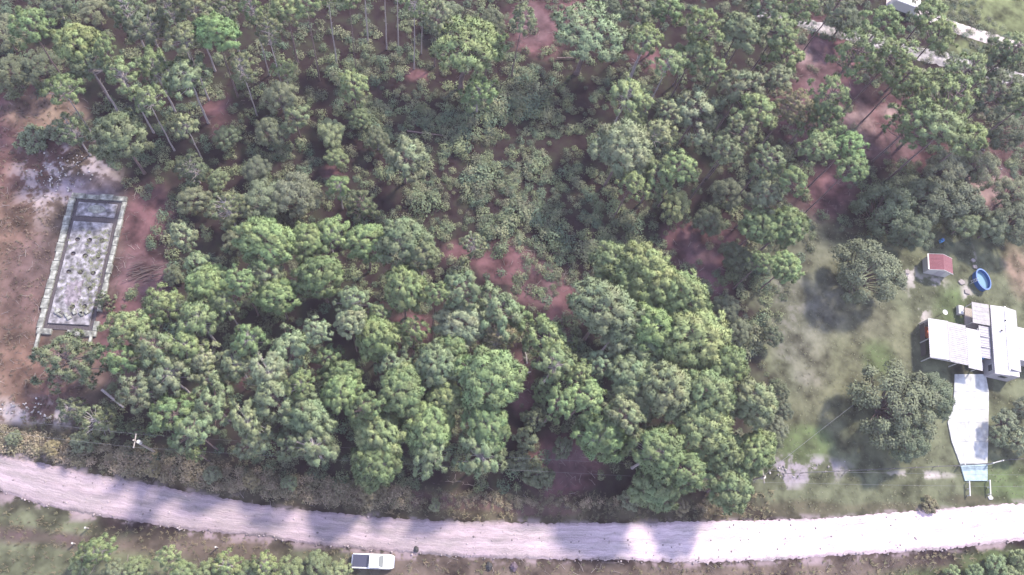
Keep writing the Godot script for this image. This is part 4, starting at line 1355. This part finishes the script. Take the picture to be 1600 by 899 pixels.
# ------------------------------------------------------------------ build
func _ready():
	survey()
	# camera
	var cam := Camera3D.new()
	cam.name = "drone_camera"
	cam.fov = rad_to_deg(2.0 * atan(449.5 / FOCAL))
	cam.near = 0.5
	cam.far = 8000.0
	cam.transform = Transform3D(Basis(cr, -cd, -cf), Vector3(0, ALT, 0))
	add_child(cam)
	cam.current = true
	# sky, air and exposure
	var we := WorldEnvironment.new()
	we.name = "world"
	var env := Environment.new()
	var sky := Sky.new()
	var sm := ProceduralSkyMaterial.new()
	sm.sky_top_color = Color(0.58, 0.61, 0.73)
	sm.sky_horizon_color = Color(0.84, 0.84, 0.87)
	sm.sky_curve = 0.2
	sm.ground_bottom_color = Color(0.3, 0.3, 0.28)
	sm.ground_horizon_color = Color(0.7, 0.7, 0.72)
	sm.sky_energy_multiplier = 1.1
	sky.sky_material = sm
	env.background_mode = Environment.BG_SKY
	env.sky = sky
	env.ambient_light_source = Environment.AMBIENT_SOURCE_SKY
	env.tonemap_mode = Environment.TONE_MAPPER_LINEAR
	env.tonemap_exposure = 3.85
	env.fog_enabled = true
	env.fog_density = 0.00018
	env.fog_light_color = Color(0.86, 0.84, 0.90)
	env.sdfgi_enabled = true
	env.ssao_enabled = true
	env.ssil_enabled = true
	we.environment = env
	add_child(we)
	# sun from the upper right
	var sun := DirectionalLight3D.new()
	sun.name = "sun"
	sun.light_energy = 0.88
	sun.light_color = Color(1.0, 0.95, 0.88)
	sun.light_angular_distance = 6.0
	sun.shadow_enabled = true
	add_child(sun)
	var el := deg_to_rad(47.0)
	sun.look_at_from_position(Vector3.ZERO, Vector3(-0.70 * cos(el), -sin(el), 0.714 * cos(el)))
	materials()
	# land
	ground()
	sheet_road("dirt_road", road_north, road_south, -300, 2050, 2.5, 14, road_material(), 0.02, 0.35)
	var track := grained(Color(0.42, 0.39, 0.40), 1.0, 9.0, 0.5, 51)
	sheet_road("sandy_track", [[1180, 12], [1285, 34], [1380, 58], [1500, 88], [1700, 142]], [[1180, 24], [1285, 52], [1380, 79], [1500, 110], [1700, 166]], 1180, 1690, 4.0, 4, track, 0.02, 0.9)
	sheet_road("back_road", [[1380, -10], [1500, 36], [1600, 66], [1760, 112]], [[1380, 6], [1500, 54], [1600, 85], [1760, 134]], 1385, 1750, 5.0, 4, grained(Color(0.46, 0.41, 0.40), 1.0, 5.0, 0.25, 52), 0.02, 0.4)
	foundation()
	house()
	drive()
	# trees, stand by stand
	grow()
	var gp := "pines of the wooded lot"
	stand("in the front row above the road, left part", gp, 13.0, [[273, 650, 38, "lg"], [302, 675, 28, "lp"], [333, 632, 34, "lp"], [307, 708, 15, "lg", 8.0], [388, 658, 32, "lp"], [397, 690, 24, "lp", 10.0], [427, 622, 34, "lp"], [477, 650, 38, "dp"], [455, 688, 24, "lp", 10.0], [490, 698, 30, "lp"], [533, 613, 31, "dy"]])
	stand("in the front row above the pickup truck", gp, 13.5, [[573, 636, 26, "lg"], [590, 677, 38, "dy"], [588, 722, 36, "dg", 11.0], [627, 612, 30, "dg"], [668, 662, 40, "dy"], [672, 708, 34, "lp", 11.0], [694, 618, 24, "dy"], [760, 662, 36, "dg"], [750, 712, 40, "lp", 12.0]])
	stand("in the front row near the lawn", gp, 14.0, [[940, 680, 40, "dg"], [975, 652, 28, "lp"], [987, 625, 34, "dp"], [917, 622, 30, "ly"], [873, 630, 24, "lg"], [1030, 708, 40, "dg"], [1027, 760, 34, "dg", 11.0], [1073, 738, 32, "lg"], [1093, 662, 42, "dy"], [1120, 700, 38, "dg"], [1140, 756, 34, "dg", 11.0], [1143, 632, 26, "oh"], [1177, 628, 34, "dp"], [1183, 705, 30, "dy"]])
	stand("on the pine block's left edge by the foundation", gp, 12.0, [[105, 562, 48, "oh", 11.0], [193, 512, 30, "ly"], [222, 520, 26, "lg"], [187, 560, 28, "lg"], [243, 546, 34, "lp"], [257, 478, 32, "ly"], [288, 538, 26, "lg"], [310, 500, 32, "lg"], [262, 584, 32, "lp"], [328, 447, 32, "dy"], [317, 563, 25, "lw"], [332, 594, 30, "lp"], [352, 478, 25, "lg"], [215, 610, 34, "oh"]])
	stand("on the pine block's upper edge", gp, 14.0, [[413, 378, 42, "dy"], [480, 378, 32, "dg"], [514, 368, 30, "ly"], [573, 378, 33, "dy"], [630, 376, 42, "dh"], [660, 398, 30, "dh"], [500, 433, 38, "dg"], [433, 462, 30, "dy"], [550, 470, 24, "lp"], [412, 432, 26, "lp"], [633, 450, 32, "dy"], [681, 458, 20, "ly"], [723, 450, 30, "lp"], [375, 440, 24, "lg"]])
	stand("in the middle of the pine block", gp, 13.5, [[497, 518, 20, "lw"], [453, 548, 35, "lw"], [420, 580, 30, "lp"], [547, 502, 22, "dw"], [590, 490, 20, "lg"], [587, 530, 35, "dg"], [614, 563, 31, "lw"], [647, 520, 22, "oy"], [513, 560, 22, "lg"], [533, 590, 28, "dg"], [633, 595, 26, "dy"], [388, 530, 28, "lg"], [370, 570, 24, "lp"], [468, 602, 22, "lg"]])
	stand("in the pine block round the bleached logs", gp, 14.0, [[720, 505, 36, "dw"], [683, 570, 30, "dp"], [763, 592, 48, "dv"], [777, 490, 40, "lp"], [778, 528, 24, "or"], [857, 532, 38, "ly"], [868, 570, 30, "lg"], [704, 545, 24, "dg"], [903, 584, 22, "ly"], [940, 567, 24, "lw"], [810, 497, 22, "lg", 10.0]])
	spread = 1.24
	stand("in the big clump beside the lawn", gp, 15.0, [[960, 412, 32, "dg"], [1007, 418, 38, "dy"], [987, 446, 42, "dg"], [1030, 450, 34, "dy"], [1067, 462, 38, "dy"], [947, 482, 45, "dp"], [1020, 518, 36, "dv"], [1088, 528, 42, "dy"], [968, 514, 32, "dp"], [1007, 552, 36, "dp"], [1067, 568, 42, "dg"], [987, 588, 30, "dp"], [1128, 572, 32, "dg"], [1045, 610, 36, "dp"], [1105, 615, 32, "dg"]])
	spread = 1.06
	stand("among the pines above the foundation", "pines above the clearing", 15.0, [[117, 68, 40, "dy"], [163, 72, 20, "lg"], [140, 102, 36, "lh"], [97, 141, 29, "lg"], [233, 45, 38, "lh"], [240, 106, 36, "lg"], [190, 118, 32, "lg"], [293, 117, 37, "lp"], [230, 156, 27, "lg"], [290, 196, 22, "lp", 11.0], [187, 210, 46, "dh"], [110, 200, 30, "oh", 10.0], [337, 52, 33, "dv", 18.0], [288, 62, 26, "lh"], [377, 105, 24, "oh"]])
	stand("along the top left edge", "trees along the top edge", 15.0, [[45, 42, 34, "lg"], [5, 50, 38, "bh"], [60, 105, 38, "bk", 7.0], [15, 110, 36, "bk", 7.0], [197, 15, 32, "oh"], [145, 12, 30, "bh"], [85, 5, 30, "bk"], [300, 14, 30, "lh"], [262, 8, 24, "oh"], [350, 8, 26, "oh"]])
	stand("among the bare-trunked pines at the top edge", "bare-trunked pines at the top", 18.0, [[392, 10, 21, "og"], [447, 12, 34, "ly"], [478, 5, 23, "lg"], [510, -18, 21, "og"], [545, 2, 18, "lg"], [568, -28, 23, "lg"], [600, -30, 21, "lg"], [648, 0, 21, "og"], [620, -40, 20, "lg"], [418, 48, 20, "oh"], [683, 22, 26, "oh"], [660, 18, 17, "lh", 12.0]])
	stand("in the left-hand undergrowth", "trees in the undergrowth", 8.0, [[443, 107, 18, "ly"], [438, 150, 34, "bp", 9.0], [462, 185, 26, "lp", 7.0], [422, 205, 26, "bh"], [553, 138, 30, "ly", 10.0], [563, 182, 20, "bg"], [517, 205, 26, "by", 9.0], [525, 245, 20, "bg"], [633, 250, 40, "lp", 10.0], [590, 216, 22, "bk"], [410, 312, 36, "bh", 8.0], [462, 305, 40, "bh", 8.0], [355, 325, 30, "oh"], [305, 312, 28, "bh"], [530, 292, 22, "ly"], [353, 212, 22, "bk"], [283, 368, 25, "lp", 10.0]])
	stand("below the left-hand undergrowth", "trees in the undergrowth", 8.0, [[307, 412, 22, "lp", 10.0], [565, 320, 26, "ok"], [400, 262, 24, "bk"], [300, 262, 26, "ok", 7.0], [340, 280, 20, "bg", 5.0], [740, 380, 20, "ow", 8.0], [370, 375, 26, "bh"]])
	stand("in the group at the top centre", "trees at the top centre", 15.0, [[727, 72, 52, "uy", 13.0, "largest flat-topped pine, with a thick leaning trunk, at the top centre"], [765, 78, 30, "lg", 12.0], [748, 148, 30, "lg", 8.0], [817, 30, 24, "lh"], [923, 48, 50, "up", 13.0, "spreading flat-topped pine with forked bare trunk right of the red opening"], [993, 20, 28, "lh"], [1043, 20, 28, "lg"], [1010, 62, 28, "uy", 13.0, "small flat-topped pine with pale forked branches near the top centre"], [1047, 97, 25, "lg"], [1083, 87, 31, "lg"], [700, 18, 26, "bh"], [770, 30, 24, "bk", 7.0], [950, 12, 26, "bk", 8.0]])
	stand("in the thicket right of the vines", "trees right of the vines", 13.0, [[980, 150, 32, "ly"], [1000, 160, 20, "ly"], [1087, 180, 38, "lw"], [1043, 176, 19, "lw"], [973, 232, 46, "dp"], [997, 187, 18, "bg", 8.0], [1027, 213, 26, "lp"], [1027, 274, 32, "lg"], [1067, 263, 24, "ly"], [987, 288, 26, "lg"], [1057, 320, 28, "by"], [1133, 485, 28, "bk"], [1153, 515, 26, "bh"], [1140, 300, 28, "bk"], [1150, 400, 26, "bk"], [1110, 345, 24, "bk"]])
	spread = 0.98
	stand("beside the red needle strip, upper right", "pines beside the red strip", 16.0, [[1100, 43, 28, "lg"], [1157, 47, 34, "dp"], [1120, 113, 24, "lg"], [1160, 142, 40, "lh"], [1183, 175, 32, "lg"], [1157, 208, 34, "oh"], [1133, 235, 26, "lh"], [1217, 46, 32, "lg"], [1228, 90, 34, "lg"], [1215, 125, 28, "lh"], [1253, 10, 26, "og"], [1190, 12, 30, "lh"], [1240, 162, 28, "or"], [1297, 150, 36, "og"], [1287, 188, 34, "og"], [1277, 232, 30, "lg"], [1325, 230, 27, "lv"], [1330, 264, 26, "lg"], [1237, 282, 26, "lg"], [1200, 250, 28, "oh"]])
	stand("on the lawn edge by the red strip", "pines at the lawn edge", 13.0, [[1187, 352, 30, "dg"], [1225, 356, 36, "dg"], [1228, 418, 26, "dy"], [1190, 410, 22, "lg"], [1200, 300, 30, "lh"]])
	stand("in the top right corner stand", "pines in the top right corner", 17.0, [[1343, 80, 40, "og"], [1397, 88, 34, "og"], [1380, 36, 34, "lg"], [1323, 30, 27, "bk", 8.0], [1466, 57, 32, "lg"], [1452, 22, 32, "lg"], [1513, 110, 36, "og"], [1443, 143, 40, "og"], [1487, 157, 40, "og"], [1433, 188, 38, "og"], [1478, 202, 36, "lg"], [1513, 218, 30, "lg"], [1560, 92, 30, "ok"], [1588, 75, 28, "og"], [1563, 143, 36, "ok"], [1598, 165, 32, "lg"], [1310, 5, 26, "oh"], [1415, 120, 28, "og"], [1570, 205, 30, "bk", 9.0]])
	stand("behind the red shed", "dark trees behind the shed", 7.5, [[1387, 328, 46, "bk"], [1440, 312, 44, "bk"], [1492, 318, 44, "bk"], [1428, 362, 30, "bk"], [1535, 260, 30, "bh"], [1590, 300, 30, "bh"], [1510, 350, 22, "bg"], [1590, 345, 34, "bk"], [1555, 355, 24, "bh"], [1480, 262, 32, "bh"]])
	tree(1357, 422, 52, "b", "h", 9.0, "large dark green oak standing alone on the upper lawn", "lawn oaks")
	tree(1405, 628, 62, "b", "k", 10.0, "biggest grey-green oak, left of the white driveway", "lawn oaks")
	tree(1458, 620, 36, "b", "k", 9.0, "smaller grey-green oak touching the driveway's left edge", "lawn oaks")
	tree(1420, 690, 36, "b", "k", 7.0, "low grey-green oak below the biggest oak on the lawn", "lawn oaks")
	stand("in the bushes right of the driveway", "bushes right of the driveway", 4.0, [[1575, 660, 19, "sp"], [1602, 640, 20, "sh"], [1598, 690, 20, "sp"], [1562, 685, 13, "sh"]])
	stand("on the lawn's left edge", "bushes at the lawn edge", 4.0, [[1220, 612, 16, "bk"], [1226, 640, 18, "bk"], [1218, 668, 16, "bh"], [1207, 690, 18, "bk"], [1208, 525, 16, "bk"]])
	stand("in the row below the road", "bushy trees below the road", 6.0, [[148, 862, 32, "ly"], [125, 880, 22, "bg"], [178, 895, 24, "bp"], [213, 888, 22, "by"], [263, 872, 21, "ly"], [285, 893, 22, "by"], [352, 884, 28, "ly"], [325, 896, 22, "by"], [412, 884, 26, "ly"], [452, 893, 22, "bg"], [495, 880, 20, "bg", 3.0], [528, 897, 22, "by", 4.0], [385, 897, 24, "bg"]])
	stand("at the bottom right corner", "shrubs at the bottom right", 2.5, [[1525, 893, 15, "sg"], [1560, 885, 17, "sg"], [1595, 875, 20, "sg"], [1490, 899, 14, "sy"], [1580, 900, 18, "sy"]])
	stand("in the roadside bushes above the road", "roadside bushes", 2.6, [[20, 684, 14, "sh"], [78, 700, 14, "sr"], [130, 690, 22, "sh"], [152, 660, 30, "oh", 7.0], [110, 640, 26, "oh", 6.0], [240, 734, 14, "sr"], [330, 742, 15, "sh"], [392, 752, 14, "sr"], [452, 754, 16, "sh"], [575, 768, 15, "sr"], [213, 672, 14, "op", 5.0], [680, 790, 11, "sh"], [985, 782, 17, "sh"], [1065, 792, 12, "sr"], [840, 742, 26, "sk"], [812, 720, 22, "sk"], [880, 700, 18, "sk"], [838, 652, 24, "sk"], [822, 685, 22, "sh"], [848, 615, 18, "sg"]])
	stand("among the small shrubs by the foundation", "shrubs in the clearing", 2.5, [[50, 217, 26, "sh"], [163, 470, 16, "op", 3.5], [270, 430, 18, "sk"], [90, 205, 22, "sh"]])
	tree(1455, 790, 12, "s", "r", 1.5, "small brown dead bush at the upper edge of the road, right", "")
	undergrowth()
	grasses()
	rubble()
	litter()
	power()
	truck()
	small_things()
